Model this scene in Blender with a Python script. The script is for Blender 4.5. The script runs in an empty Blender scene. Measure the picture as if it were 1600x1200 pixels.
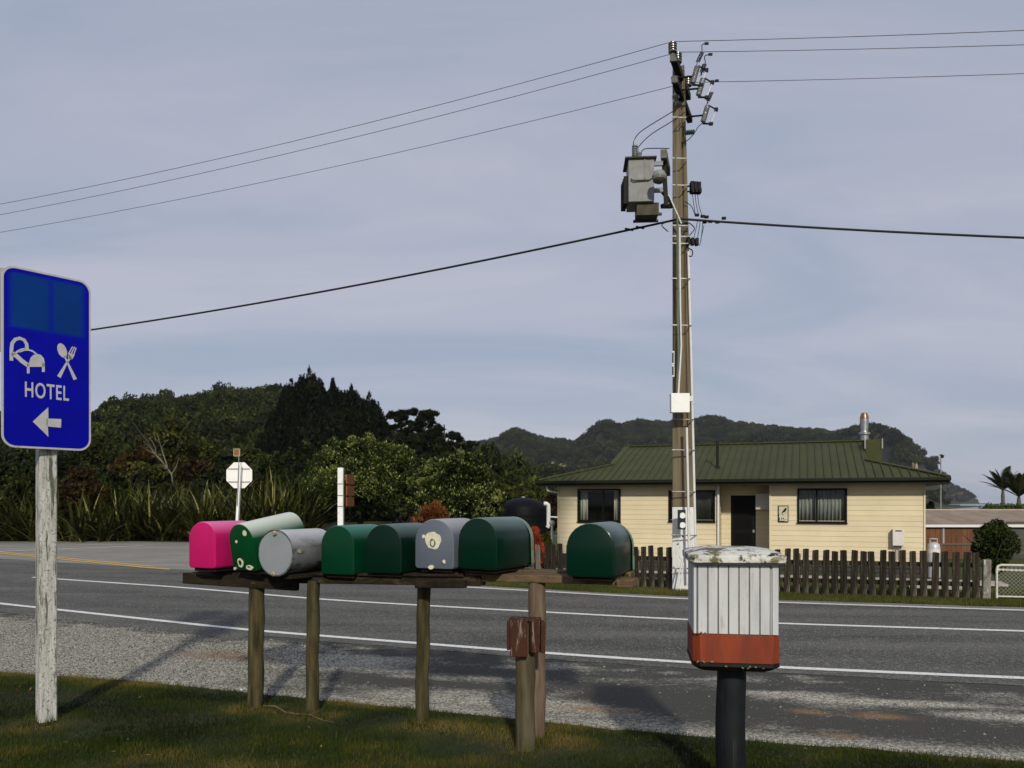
import bpy, bmesh, math, random
import numpy as np
from mathutils import Vector, Matrix, noise
random.seed(7); RNG = np.random.default_rng(7)
S = bpy.context.scene
COL = S.collection
rad = math.radians
F = 1250.0; HY = 785.0; EYE = 1.6            # focal length (px of a 1600 wide frame), horizon row, eye height

# ------------------------------------------------------------------ camera, sky, sun, exposure
cam_data = bpy.data.cameras.new('camera'); cam = bpy.data.objects.new('camera', cam_data); COL.objects.link(cam)
cam.location = (0, 0, EYE); cam.rotation_euler = (rad(90), 0, 0)
cam_data.sensor_width = 36; cam_data.lens = F / 1600 * 36; cam_data.shift_y = (HY - 600) / 1600
cam_data.clip_end = 9000; cam_data.clip_start = 0.05
S.camera = cam

SUN_EL = 28.0
sun_dir = Vector((0.10, -1.0, 0)).normalized() * math.cos(rad(SUN_EL)) + Vector((0, 0, math.sin(rad(SUN_EL))))   # towards the sun
W = bpy.data.worlds.new('World'); S.world = W; W.use_nodes = True
nt = W.node_tree; nt.nodes.clear()
def N(t, ty, **kw):
    n = t.nodes.new(ty)
    for k, v in kw.items(): setattr(n, k, v)
    return n
wo = N(nt, 'ShaderNodeOutputWorld'); wb = N(nt, 'ShaderNodeBackground'); wb.inputs[1].default_value = 0.1
sky = N(nt, 'ShaderNodeTexSky', sky_type='NISHITA', sun_disc=False)
sky.sun_elevation = rad(SUN_EL); sky.sun_rotation = math.atan2(sun_dir.x, sun_dir.y)
sky.air_density = 1.0; sky.dust_density = 1.0
tc = N(nt, 'ShaderNodeTexCoord')
# thin high cloud: direction projected on a flat layer, so streaks flatten towards the horizon
sep = N(nt, 'ShaderNodeSeparateXYZ'); nt.links.new(tc.outputs['Generated'], sep.inputs[0])
zc = N(nt, 'ShaderNodeMath', operation='MAXIMUM'); nt.links.new(sep.outputs[2], zc.inputs[0]); zc.inputs[1].default_value = 0.0
za = N(nt, 'ShaderNodeMath', operation='ADD'); nt.links.new(zc.outputs[0], za.inputs[0]); za.inputs[1].default_value = 0.22
dx = N(nt, 'ShaderNodeMath', operation='DIVIDE'); nt.links.new(sep.outputs[0], dx.inputs[0]); nt.links.new(za.outputs[0], dx.inputs[1])
dy = N(nt, 'ShaderNodeMath', operation='DIVIDE'); nt.links.new(sep.outputs[1], dy.inputs[0]); nt.links.new(za.outputs[0], dy.inputs[1])
cb = N(nt, 'ShaderNodeCombineXYZ'); nt.links.new(dx.outputs[0], cb.inputs[0]); nt.links.new(dy.outputs[0], cb.inputs[1])
mp = N(nt, 'ShaderNodeMapping'); mp.inputs['Rotation'].default_value = (0, 0, rad(-35)); mp.inputs['Scale'].default_value = (0.55, 1.5, 1)
nt.links.new(cb.outputs[0], mp.inputs[0])
n1 = N(nt, 'ShaderNodeTexNoise'); n1.inputs['Scale'].default_value = 1.15; n1.inputs['Detail'].default_value = 6; n1.inputs['Roughness'].default_value = 0.56; n1.inputs['Distortion'].default_value = 0.9
nt.links.new(mp.outputs[0], n1.inputs['Vector'])
r1 = N(nt, 'ShaderNodeValToRGB'); r1.color_ramp.elements[0].position = 0.33; r1.color_ramp.elements[1].position = 0.64
r1.color_ramp.elements[0].color = (3.6, 4.12, 5.3, 1); r1.color_ramp.elements[1].color = (5.05, 5.12, 6.05, 1)
nt.links.new(n1.outputs['Fac'], r1.inputs[0])
mx = N(nt, 'ShaderNodeMix', data_type='RGBA'); mx.inputs[0].default_value = 0.88
nt.links.new(sky.outputs[0], mx.inputs[6]); nt.links.new(r1.outputs[0], mx.inputs[7])
nt.links.new(mx.outputs[2], wb.inputs[0]); nt.links.new(wb.outputs[0], wo.inputs[0])

sd = bpy.data.lights.new('sun', 'SUN'); sd.energy = 3.4; sd.angle = rad(2.6); sd.color = (1.0, 0.93, 0.79)
sun = bpy.data.objects.new('sun', sd); COL.objects.link(sun); sun.rotation_euler = sun_dir.to_track_quat('Z', 'Y').to_euler(); sun.location = (4, -20, 14)
S.view_settings.view_transform = 'Standard'; S.view_settings.look = 'None'; S.view_settings.gamma = 1; S.view_settings.use_curve_mapping = False
S.view_settings.exposure = 0.0
S.cycles.volume_bounces = 0; S.cycles.max_bounces = 5; S.cycles.diffuse_bounces = 3; S.cycles.transparent_max_bounces = 6

# ------------------------------------------------------------------ materials
MATS = {}
def mat(name, c1, c2=None, scale=6.0, detail=4, stretch=(1, 1, 1), rough=0.75, bump=0.0, bscale=40, bstretch=None, c3=None, s3=3.0, t3=(0.6, 0.66), st3=None,
        metal=0.0, spec=0.25, coat=0.0, lo=0.35, hi=0.65, rnd=0.0, rough2=None, attr=None, rot=0.0, coord='Object', c4=None, s4=20, t4=(0.6, 0.65), bd=0.01, chalk=None, ck=(.25, .95)):
    if name in MATS: return MATS[name]
    m = bpy.data.materials.new(name); m.use_nodes = True; t = m.node_tree; p = t.nodes['Principled BSDF']
    tc = N(t, 'ShaderNodeTexCoord')
    def mapped(st):
        q = N(t, 'ShaderNodeMapping'); q.inputs['Scale'].default_value = st; q.inputs['Rotation'].default_value = (0, 0, rot); t.links.new(tc.outputs[coord], q.inputs[0]); return q.outputs[0]
    def nz(sc, st, det=detail, ro=0.6):
        q = N(t, 'ShaderNodeTexNoise'); q.inputs['Scale'].default_value = sc; q.inputs['Detail'].default_value = det; q.inputs['Roughness'].default_value = ro
        t.links.new(mapped(st), q.inputs['Vector']); return q.outputs['Fac']
    def rr(fac, a, b):
        q = N(t, 'ShaderNodeMapRange'); q.inputs[1].default_value = a; q.inputs[2].default_value = b; t.links.new(fac, q.inputs[0]); return q.outputs[0]
    def mixc(f, a, b):
        q = N(t, 'ShaderNodeMix', data_type='RGBA'); t.links.new(f, q.inputs[0])
        for s_, v in ((6, a), (7, b)):
            if isinstance(v, tuple): q.inputs[s_].default_value = (*v, 1)
            else: t.links.new(v, q.inputs[s_])
        return q.outputs[2]
    out = tuple(c1)
    if c2 is not None:
        if attr: a = N(t, 'ShaderNodeAttribute', attribute_name=attr); fac = a.outputs['Fac']
        else: fac = rr(nz(scale, stretch), lo, hi)
        out = mixc(fac, tuple(c1), tuple(c2))
    if c3 is not None: out = mixc(rr(nz(s3, st3 or stretch, 6, 0.65), *t3), out, tuple(c3))
    if c4 is not None: out = mixc(rr(nz(s4, (1, 1, 1), 5, 0.6), *t4), out, tuple(c4))
    if chalk:                                                       # sky sheen painted as a pale tint on faces that look up
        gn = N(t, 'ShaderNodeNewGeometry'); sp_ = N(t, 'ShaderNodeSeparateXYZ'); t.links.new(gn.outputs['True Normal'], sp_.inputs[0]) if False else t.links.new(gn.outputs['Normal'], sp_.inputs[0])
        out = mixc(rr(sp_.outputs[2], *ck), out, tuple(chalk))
    if rnd:
        oi = N(t, 'ShaderNodeObjectInfo'); q = N(t, 'ShaderNodeMapRange'); q.inputs[3].default_value = 1 - rnd; q.inputs[4].default_value = 1 + rnd
        t.links.new(oi.outputs['Random'], q.inputs[0]); h = N(t, 'ShaderNodeHueSaturation'); t.links.new(q.outputs[0], h.inputs['Value'])
        if isinstance(out, tuple): h.inputs['Color'].default_value = (*out, 1)
        else: t.links.new(out, h.inputs['Color'])
        out = h.outputs[0]
    if isinstance(out, tuple): p.inputs['Base Color'].default_value = (*out, 1)
    else: t.links.new(out, p.inputs['Base Color'])
    p.inputs['Roughness'].default_value = rough; p.inputs['Metallic'].default_value = metal; p.inputs['Specular IOR Level'].default_value = spec
    if coat: p.inputs['Coat Weight'].default_value = coat; p.inputs['Coat Roughness'].default_value = 0.12
    if rough2 is not None: t.links.new(rr2(t, nz(scale * 2, stretch), rough, rough2), p.inputs['Roughness'])
    if bump:
        b = N(t, 'ShaderNodeBump'); b.inputs['Strength'].default_value = bump; b.inputs['Distance'].default_value = bd
        t.links.new(nz(bscale, bstretch or stretch, 5, 0.65), b.inputs['Height']); t.links.new(b.outputs[0], p.inputs['Normal'])
    MATS[name] = m; return m
def rr2(t, fac, a, b):
    q = N(t, 'ShaderNodeMapRange'); q.inputs[1].default_value = 0.3; q.inputs[2].default_value = 0.7; q.inputs[3].default_value = a; q.inputs[4].default_value = b; t.links.new(fac, q.inputs[0]); return q.outputs[0]

def leaf_mat(name, dark, mid, light, rough=0.55, trans=0.15, rnd=0.15, nscale=0.6, lights=0.9):
    """colour from the per-leaf attribute v plus clump-sized variation of the plant itself"""
    if name in MATS: return MATS[name]
    m = bpy.data.materials.new(name); m.use_nodes = True; t = m.node_tree; p = t.nodes['Principled BSDF']; o = t.nodes['Material Output']
    a = N(t, 'ShaderNodeAttribute', attribute_name='v')
    tc = N(t, 'ShaderNodeTexCoord'); nz = N(t, 'ShaderNodeTexNoise'); nz.inputs['Scale'].default_value = nscale; nz.inputs['Detail'].default_value = 3
    t.links.new(tc.outputs['Object'], nz.inputs['Vector'])
    ad = N(t, 'ShaderNodeMath', operation='MULTIPLY_ADD'); t.links.new(nz.outputs['Fac'], ad.inputs[0]); ad.inputs[1].default_value = 0.7; ad.inputs[2].default_value = -0.35
    s_ = N(t, 'ShaderNodeMath', operation='ADD'); t.links.new(a.outputs['Fac'], s_.inputs[0]); t.links.new(ad.outputs[0], s_.inputs[1])
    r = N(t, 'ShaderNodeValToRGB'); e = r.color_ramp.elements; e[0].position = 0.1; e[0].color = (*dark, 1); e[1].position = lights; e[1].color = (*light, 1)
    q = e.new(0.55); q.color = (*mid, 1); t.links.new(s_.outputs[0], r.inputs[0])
    oi = N(t, 'ShaderNodeObjectInfo'); mr = N(t, 'ShaderNodeMapRange'); mr.inputs[3].default_value = 1 - rnd; mr.inputs[4].default_value = 1 + rnd
    t.links.new(oi.outputs['Random'], mr.inputs[0]); h = N(t, 'ShaderNodeHueSaturation'); t.links.new(mr.outputs[0], h.inputs['Value']); t.links.new(r.outputs[0], h.inputs['Color'])
    t.links.new(h.outputs[0], p.inputs['Base Color']); p.inputs['Roughness'].default_value = rough; p.inputs['Specular IOR Level'].default_value = 0.12
    if trans:
        tr = N(t, 'ShaderNodeBsdfTranslucent'); t.links.new(h.outputs[0], tr.inputs[0]); ms = N(t, 'ShaderNodeMixShader'); ms.inputs[0].default_value = trans
        t.links.new(p.outputs[0], ms.inputs[1]); t.links.new(tr.outputs[0], ms.inputs[2]); t.links.new(ms.outputs[0], o.inputs[0])
    MATS[name] = m; return m

# ------------------------------------------------------------------ mesh helpers
def tag(o, label=None, cat=None, group=None, kind=None):
    if label: o['label'] = label
    if cat: o['category'] = cat
    if group: o['group'] = group
    if kind: o['kind'] = kind
    return o
def thing(name, label, cat, loc=(0, 0, 0), rz=0.0, group=None):
    o = bpy.data.objects.new(name, None); COL.objects.link(o); o.location = loc; o.rotation_euler = (0, 0, rz); o.empty_display_size = 0.2
    return tag(o, label, cat, group)
def rotm(rx=0, ry=0, rz=0): return Matrix.Rotation(rz, 3, 'Z') @ Matrix.Rotation(ry, 3, 'Y') @ Matrix.Rotation(rx, 3, 'X')
class MB:
    def __init__(s): s.v = []; s.f = []; s.mi = []; s.cur = 0
    def add(s, vs, fs):
        n = len(s.v); s.v += [tuple(v) for v in vs]; s.f += [tuple(i + n for i in f) for f in fs]; s.mi += [s.cur] * len(fs); return s
    def box(s, c, d, R=None, taper=1.0):
        c = Vector(c); hx, hy, hz = d[0] / 2, d[1] / 2, d[2] / 2; vs = []
        for z in (-1, 1):
            k = taper if z > 0 else 1
            for x, y in ((-1, -1), (1, -1), (1, 1), (-1, 1)):
                p = Vector((x * hx * k, y * hy * k, z * hz)); vs.append(c + (R @ p if R else p))
        return s.add(vs, [(3, 2, 1, 0), (4, 5, 6, 7), (0, 1, 5, 4), (1, 2, 6, 5), (2, 3, 7, 6), (3, 0, 4, 7)])
    def beam(s, a, b, w, h, up=Vector((0, 0, 1))):
        a = Vector(a); b = Vector(b); d = b - a; L = d.length; d.normalize(); x = d.cross(up)
        if x.length < 1e-4: x = Vector((1, 0, 0))
        x.normalize(); y = x.cross(d); R = Matrix((x, d, y)).transposed(); return s.box((a + b) / 2, (w, L, h), R)
    def tube(s, pts, r, n=8, cap=True):
        pts = [Vector(p) for p in pts]; m = len(pts); rs = r if hasattr(r, '__len__') else [r] * m
        base = len(s.v); ref = None; vs = []
        for i, p in enumerate(pts):
            d = (pts[min(i + 1, m - 1)] - pts[max(i - 1, 0)]).normalized()
            if ref is None: ref = Vector((0, 0, 1)) if abs(d.z) < 0.9 else Vector((1, 0, 0))
            x = d.cross(ref); 
            if x.length < 1e-5: x = d.cross(Vector((0, 1, 0)))
            x.normalize(); y = x.cross(d).normalized(); ref = y
            for k in range(n):
                a = 2 * math.pi * k / n; vs.append(p + x * (rs[i] * math.cos(a)) + y * (rs[i] * math.sin(a)))
        fs = []
        for i in range(m - 1):
            for k in range(n):
                k2 = (k + 1) % n; fs.append((i * n + k, i * n + k2, (i + 1) * n + k2, (i + 1) * n + k))
        if cap: fs.append(tuple(range(n))[::-1]); fs.append(tuple((m - 1) * n + k for k in range(n)))
        return s.add(vs, fs)
    def cyl(s, a, b, r, n=16, r2=None): return s.tube([a, b], [r, r if r2 is None else r2], n)
    def prism(s, poly, z0, z1, R=None, o=(0, 0, 0)):
        """poly in local xy extruded along local z, then rotated by R and moved to o"""
        o = Vector(o); n = len(poly); vs = []
        for z in (z0, z1):
            for x, y in poly:
                p = Vector((x, y, z)); vs.append(o + (R @ p if R else p))
        fs = [tuple(range(n))[::-1], tuple(range(n, 2 * n))] + [(i, (i + 1) % n, n + (i + 1) % n, n + i) for i in range(n)]
        return s.add(vs, fs)
    def lathe(s, prof, o=(0, 0, 0), n=20, R=None):
        o = Vector(o); vs = []; m = len(prof)
        for r, z in prof:
            for k in range(n):
                a = 2 * math.pi * k / n; p = Vector((r * math.cos(a), r * math.sin(a), z)); vs.append(o + (R @ p if R else p))
        fs = [(i * n + k, i * n + (k + 1) % n, (i + 1) * n + (k + 1) % n, (i + 1) * n + k) for i in range(m - 1) for k in range(n)]
        fs.append(tuple(range(n))[::-1]); fs.append(tuple((m - 1) * n + k for k in range(n)))
        return s.add(vs, fs)
    def build(s, name, m, parent=None, bevel=0.0, smooth=None, label=None, seg=2, solid=0):
        me = bpy.data.meshes.new(name); me.from_pydata(s.v, [], s.f); me.update()
        ms = m if isinstance(m, (list, tuple)) else [m]
        for q in ms: me.materials.append(q)
        if len(ms) > 1:
            for p, k in zip(me.polygons, s.mi): p.material_index = k
        bm = bmesh.new(); bm.from_mesh(me)
        if not any(len(e.link_faces) == 1 for e in bm.edges): bmesh.ops.recalc_face_normals(bm, faces=bm.faces)
        bm.to_mesh(me); bm.free()
        o = bpy.data.objects.new(name, me); COL.objects.link(o)
        if parent: o.parent = parent
        if smooth is not None:
            me.polygons.foreach_set('use_smooth', [True] * len(me.polygons)); me.set_sharp_from_angle(angle=rad(smooth))
        if bevel:
            b = o.modifiers.new('bevel', 'BEVEL'); b.width = bevel; b.segments = seg; b.limit_method = 'ANGLE'; b.angle_limit = rad(35)
            if smooth is None: me.polygons.foreach_set('use_smooth', [True] * len(me.polygons)); me.set_sharp_from_angle(angle=rad(30))
        if label: o['label'] = label
        return o
def np_mesh(name, V, Q, m, parent=None, v=None, mats=None):
    """V (n,3) array, Q (k,3 or 4) index array, v per-face float attribute"""
    me = bpy.data.meshes.new(name); k = Q.shape[1]
    me.vertices.add(len(V)); me.vertices.foreach_set('co', V.astype(np.float32).ravel())
    me.loops.add(Q.size); me.loops.foreach_set('vertex_index', Q.astype(np.int32).ravel())
    me.polygons.add(len(Q)); me.polygons.foreach_set('loop_start', np.arange(0, Q.size, k, dtype=np.int32)); me.polygons.foreach_set('loop_total', np.full(len(Q), k, dtype=np.int32))
    me.update(calc_edges=True)
    if v is not None:
        a = me.attributes.new('v', 'FLOAT', 'FACE'); a.data.foreach_set('value', v.astype(np.float32))
    me.materials.append(m)
    o = bpy.data.objects.new(name, me); COL.objects.link(o)
    if parent: o.parent = parent
    return o
def copy_tree(o, parent=None):
    c = o.copy(); COL.objects.link(c); c.parent = parent
    for ch in list(o.children): copy_tree(ch, c)
    return c
def P(px, py, D): return Vector(((px - 800) / F * D, D, EYE + (HY - py) / F * D))
def G(px, py, z=0.0):
    D = F * (EYE - z) / (py - HY); return Vector(((px - 800) / F * D, D, z))

# ------------------------------------------------------------------ road curves (plan view, y as a function of x)
XS = np.arange(-60, 60, 0.1)
def curve(pts, w=25):
    x, y = zip(*pts); v = np.interp(XS, x, y)
    s0 = (y[1] - y[0]) / (x[1] - x[0]); s1 = (y[-1] - y[-2]) / (x[-1] - x[-2])
    v = np.where(XS < x[0], y[0] + (XS - x[0]) * s0, v); v = np.where(XS > x[-1], y[-1] + (XS - x[-1]) * s1, v)
    k = np.hanning(w); k /= k.sum(); vp = np.pad(v, w, mode='reflect', reflect_type='odd'); v2 = np.convolve(vp, k, mode='same')[w:-w]
    return lambda q: np.interp(q, XS, v2)
near_line = curve([(-60, 42), (-14, 16.0), (-8.06, 12.6), (-3.22, 9.95), (.4, 8.44), (1.72, 7.97), (2.6, 7.72), (4.64, 7.25), (20, 4.5)])
mid_line = curve([(-60, 46.5), (-14, 19.1), (-9.6, 16.7), (-6.26, 15.04), (-3.16, 13.16), (-1.46, 12.4), (2.35, 10.87), (3.55, 10.52), (6.34, 9.9), (20, 7.3)])
far_line = curve([(-60, 50), (-14, 22.3), (-6, 17.9), (-.87, 15.04), (2.36, 13.4), (4.27, 12.74), (7.55, 11.8), (20, 9.4)])
fence_line = curve([(-20, 29), (-3, 18.1), (.385, 16.06), (2.5, 14.87), (4.68, 13.99), (7.79, 13.16), (20, 10.4)])
grass_edge = curve([(-30, 14.5), (-8, 8.6), (-4.79, 7.49), (-3.3, 7.15), (-2.19, 6.67), (-.74, 6.18), (.23, 5.8), (1.3, 5.42), (2.46, 5.13), (3.12, 4.9), (12, 2.9)])
def ss(a, b, x): t = np.clip((x - a) / (b - a), 0, 1); return t * t * (3 - 2 * t)
def ground_z(x, y):
    d = y - fence_line(x); base = -0.012 - 0.75 * ss(0.8, 8.5, d) * ss(-3.0, -0.2, x)
    return base
def gz(x, y): return float(ground_z(np.array(x, float), np.array(y, float)))
def strip(fy0, fy1, x0, x1, z, step=0.25, jag=0.0, jscale=3.0, rows=1, zf=None):
    xs = np.arange(x0, x1 + step / 2, step); m = MB(); vs = []
    for x in xs:
        a = float(fy0(x)); b = float(fy1(x))
        if jag: a += jag * (noise.fractal(Vector((x * jscale, z * 100, 0)), 1, 2, 4)); b += jag * (noise.fractal(Vector((x * jscale, 9 + z * 100, 3)), 1, 2, 4))
        for r in range(rows + 1):
            y = a + (b - a) * r / rows; vs.append((x, y, z if zf is None else zf(x, y)))
    R_ = rows + 1; fs = [(i * R_ + r, (i + 1) * R_ + r, (i + 1) * R_ + r + 1, i * R_ + r + 1) for i in range(len(xs) - 1) for r in range(rows)]
    m.add(vs, fs); return m
# ------------------------------------------------------------------ ground and road
M_ground = mat('field_ground', (.030, .050, .008), (.060, .065, .016), scale=.8, c3=(.075, .055, .025), s3=1.7, t3=(.55, .72), rough=.95, bump=.6, bscale=30, bd=.03)
xs = np.concatenate([[-1700, -900, -450, -220, -120, -70, -45], np.arange(-32, 33, 0.8), [38, 50, 75, 120, 220, 450, 900, 1700]])
ys = np.concatenate([[-300, -60, -20, -6], np.arange(0, 45, 0.8), [50, 60, 80, 120, 220, 450, 900, 1700]])
XX, YY = np.meshgrid(xs, ys); ZZ = ground_z(XX, YY)
V = np.stack([XX.ravel(), YY.ravel(), ZZ.ravel()], 1); nx = len(xs); ii, jj = np.meshgrid(np.arange(len(ys) - 1), np.arange(nx - 1), indexing='ij')
a = (ii * nx + jj).ravel(); Q = np.stack([a, a + 1, a + nx + 1, a + nx], 1)
o = np_mesh('ground', V, Q, M_ground); tag(o, 'flat grassy ground running out to the hills', kind='structure')

# gravel shoulder: gravel amount, sand, tar and painted box shadows are stored per vertex
gx = np.arange(-16, 9.01, 0.07); rows = 60
vs = []; ga = []; sa = []
pale = [(G(240, 1010), 3.2, .8, 1.0), (G(60, 1000), 2.2, .8, 1.), (G(340, 1015), .9, .35, 1.), (G(820, 1100), 1.5, .30, .75), (G(620, 1085), .9, .22, .6), (G(1000, 1040), .9, .12, .7), (G(700, 1075), .8, .12, .5),
        (G(1230, 1085), .55, .14, .9), (G(1400, 1098), .8, .10, .9), (G(1560, 1120), .6, .14, .8), (G(880, 1030), .5, .06, .4), (G(980, 1135), .9, .16, .5), (G(1280, 1140), .7, .12, .45), (G(560, 1120), .9, .15, .5)]
tar = [(G(600, 1062), .9, .16), (G(1020, 1100), .55, .3), (G(760, 1050), .6, .15), (G(1500, 1150), .9, .22)]  # bare tar patches; the box shadows on the shoulder are painted in with them
sand = [(G(345, 1024), .40, .19, 1.8), (G(1262, 1112), .12, .06, 1.3), (G(1372, 1118), .17, .07, 1.3), (G(1315, 1150), .10, .05, 1.2), (G(930, 1108), .3, .10, .7)]
slope = lambda x: float(near_line(x + .2) - near_line(x - .2)) / .4
for x in gx:
    y0 = float(grass_edge(x)) - .5; y1 = float(near_line(x)) + .4
    for r in range(rows + 1):
        y = y0 + (y1 - y0) * r / rows; s_ = slope(x)
        n = noise.fractal(Vector((x * .9, y * 2.4, 1)), 1, 2, 4); n2 = noise.fractal(Vector((x * 3.5, y * 7, 5)), 1, 2, 3)
        g = 0
        for c, rx, ry, k in pale:
            ex = x - c.x; ey = y - c.y - s_ * ex * .8; g = max(g, k * math.exp(-(ex / rx) ** 2 - (ey / ry) ** 2))
        for c, rx, ry in tar:
            ex = x - c.x; ey = y - c.y - s_ * ex * .8; g -= .8 * math.exp(-(ex / rx) ** 2 - (ey / ry) ** 2)
        left = float(ss(-1.6, -3.2, np.array(x)))
        dl = y1 - .4 - y                                            # distance this side of the edge line
        base = .12 + .72 * left
        g = base + g * 1.05 + n * .45 + n2 * .22
        edge_d = .62 if x > -3 else .75
        g *= float(ss(edge_d - .35, edge_d + .35 + .35 * left, np.array(dl + n2 * .5 + n * .35)))
        ed = y - float(grass_edge(x)); g = max(g, .85 * math.exp(-((ed - .05) / .26) ** 2))
        q = 0
        for c, rx, ry, k in sand: q = max(q, k * math.exp(-((x - c.x) / rx) ** 2 - ((y - c.y + .25 * (x - c.x)) / ry) ** 2) * (1 + n2))
        vs.append((x, y, 0.0)); ga.append(min(1, max(0, g))); sa.append(min(1, max(0, q)))
V = np.array(vs); R_ = rows + 1; ii, jj = np.meshgrid(np.arange(len(gx) - 1), np.arange(rows), indexing='ij'); a = (ii * R_ + jj).ravel(); Q = np.stack([a, a + R_, a + R_ + 1, a + 1], 1)
m = bpy.data.materials.new('road_shoulder'); m.use_nodes = True; t = m.node_tree; p = t.nodes['Principled BSDF']
tcn = N(t, 'ShaderNodeTexCoord')
def tn(sc, det=3, ro=.6):
    q = N(t, 'ShaderNodeTexNoise'); q.inputs['Scale'].default_value = sc; q.inputs['Detail'].default_value = det; q.inputs['Roughness'].default_value = ro; t.links.new(tcn.outputs['Object'], q.inputs['Vector']); return q.outputs['Fac']
def tv(sc):
    q = N(t, 'ShaderNodeTexVoronoi'); q.inputs['Scale'].default_value = sc; t.links.new(tcn.outputs['Object'], q.inputs['Vector']); return q
def tramp(f, stops):
    q = N(t, 'ShaderNodeValToRGB'); e = q.color_ramp.elements
    while len(e) < len(stops): e.new(.5)
    for el, (ps, c) in zip(e, stops): el.position = ps; el.color = (*c, 1)
    t.links.new(f, q.inputs[0]); return q.outputs[0]
def tmix(f, a, b):
    q = N(t, 'ShaderNodeMix', data_type='RGBA'); t.links.new(f, q.inputs[0]); t.links.new(a, q.inputs[6]); t.links.new(b, q.inputs[7]); return q.outputs[2]
def tmath(op, a, b):
    q = N(t, 'ShaderNodeMath', operation=op)
    for i, v in enumerate((a, b)):
        if isinstance(v, (int, float)): q.inputs[i].default_value = v
        else: t.links.new(v, q.inputs[i])
    return q.outputs[0]
def tmr(f, a, b):
    q = N(t, 'ShaderNodeMapRange'); q.inputs[1].default_value = a; q.inputs[2].default_value = b; t.links.new(f, q.inputs[0]); return q.outputs[0]
ag = N(t, 'ShaderNodeAttribute', attribute_name='gravel'); asn = N(t, 'ShaderNodeAttribute', attribute_name='sand')
vor = tv(75); vc = N(t, 'ShaderNodeSeparateColor'); t.links.new(vor.outputs['Color'], vc.inputs[0])
gravel_c = tramp(vc.outputs[0], [(0, (.10, .096, .076)), (.3, (.27, .26, .21)), (.7, (.44, .42, .35)), (1, (.64, .615, .53))])
tar_c = tramp(tn(160, 2), [(.3, (.026, .0255, .023)), (.55, (.066, .065, .058)), (.75, (.16, .157, .14))])
fac = tmr(tmath('ADD', ag.outputs['Fac'], tmath('MULTIPLY', tmath('SUBTRACT', tn(22, 5), .5), 1.3)), .15, .85)
c = tmix(fac, tar_c, gravel_c)
sc_ = tramp(tn(40, 4), [(.3, (.12, .055, .028)), (.6, (.33, .20, .10)), (.8, (.50, .36, .21))])
c = tmix(tmath('MULTIPLY', asn.outputs['Fac'], .9), c, sc_)
t.links.new(c, p.inputs['Base Color']); p.inputs['Roughness'].default_value = .9; p.inputs['Specular IOR Level'].default_value = .25
b = N(t, 'ShaderNodeBump'); b.inputs['Strength'].default_value = .8; b.inputs['Distance'].default_value = .012; t.links.new(tmath('ADD', vor.outputs['Distance'], tn(120, 3)), b.inputs['Height']); t.links.new(b.outputs[0], p.inputs['Normal'])
o = np_mesh('road_shoulder', V, Q, m); tag(o, 'patchy gravel and worn tar shoulder between grass and road', kind='structure')
for nm, arr in (('gravel', ga), ('sand', sa)):
    at = o.data.attributes.new(nm, 'FLOAT', 'POINT'); at.data.foreach_set('value', np.array(arr, np.float32))

# asphalt
def asphalt_mat(name, lo, mid, hi, seed):
    global t, tcn
    m = bpy.data.materials.new(name); m.use_nodes = True; t = m.node_tree; p = t.nodes['Principled BSDF']; tcn = N(t, 'ShaderNodeTexCoord')
    sp = tramp(tn(85 + seed, 3, .8), [(.33, lo), (.5, mid), (.67, hi)])
    big = tn(.9, 6, .6)
    mpn = N(t, 'ShaderNodeMapping'); mpn.inputs['Rotation'].default_value = (0, 0, rad(24)); mpn.inputs['Scale'].default_value = (.12, 1.3, 1); t.links.new(tcn.outputs['Object'], mpn.inputs[0])
    st = N(t, 'ShaderNodeTexNoise'); st.inputs['Scale'].default_value = 1.6; st.inputs['Detail'].default_value = 5; t.links.new(mpn.outputs[0], st.inputs['Vector'])
    f = tmath('ADD', tmath('MULTIPLY', big, .45), tmath('MULTIPLY', st.outputs['Fac'], .9))
    q = N(t, 'ShaderNodeMapRange'); q.inputs[1].default_value = .45; q.inputs[2].default_value = .95; q.inputs[3].default_value = .64; q.inputs[4].default_value = 1.36; t.links.new(f, q.inputs[0])
    h = N(t, 'ShaderNodeHueSaturation'); t.links.new(sp, h.inputs['Color']); tk = N(t, 'ShaderNodeAttribute', attribute_name='track'); t.links.new(tmath('MULTIPLY', q.outputs[0], tmath('SUBTRACT', 1.07, tmath('MULTIPLY', tk.outputs['Fac'], .26))), h.inputs['Value'])
    v = tv(60); vs2 = N(t, 'ShaderNodeSeparateColor'); t.links.new(v.outputs['Color'], vs2.inputs[0])
    chip = N(t, 'ShaderNodeMix', data_type='RGBA'); t.links.new(tmath('MULTIPLY', tmr(vs2.outputs[1], .86, .93), .75), chip.inputs[0]); t.links.new(h.outputs[0], chip.inputs[6]); chip.inputs[7].default_value = (.24, .235, .22, 1)
    t.links.new(chip.outputs[2], p.inputs['Base Color']); p.inputs['Roughness'].default_value = .85; p.inputs['Specular IOR Level'].default_value = .3
    b = N(t, 'ShaderNodeBump'); b.inputs['Strength'].default_value = .6; b.inputs['Distance'].default_value = .008; t.links.new(tn(110, 3, .7), b.inputs['Height']); t.links.new(b.outputs[0], p.inputs['Normal'])
    MATS[name] = m; return m
M_as = asphalt_mat('main_road_asphalt', (.020, .0195, .017), (.074, .072, .064), (.21, .205, .185), 0)
M_as2 = asphalt_mat('side_road_chipseal', (.11, .106, .093), (.21, .20, .175), (.36, .345, .305), 13)
ed = lambda x: near_line(x) - np.where(np.array(x) > -3.2, .30, .62)
o = strip(ed, lambda x: far_line(x) + .10, -45, 30, .004, .12, jag=.05, jscale=2.2, rows=40).build('main_road', M_as)
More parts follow.
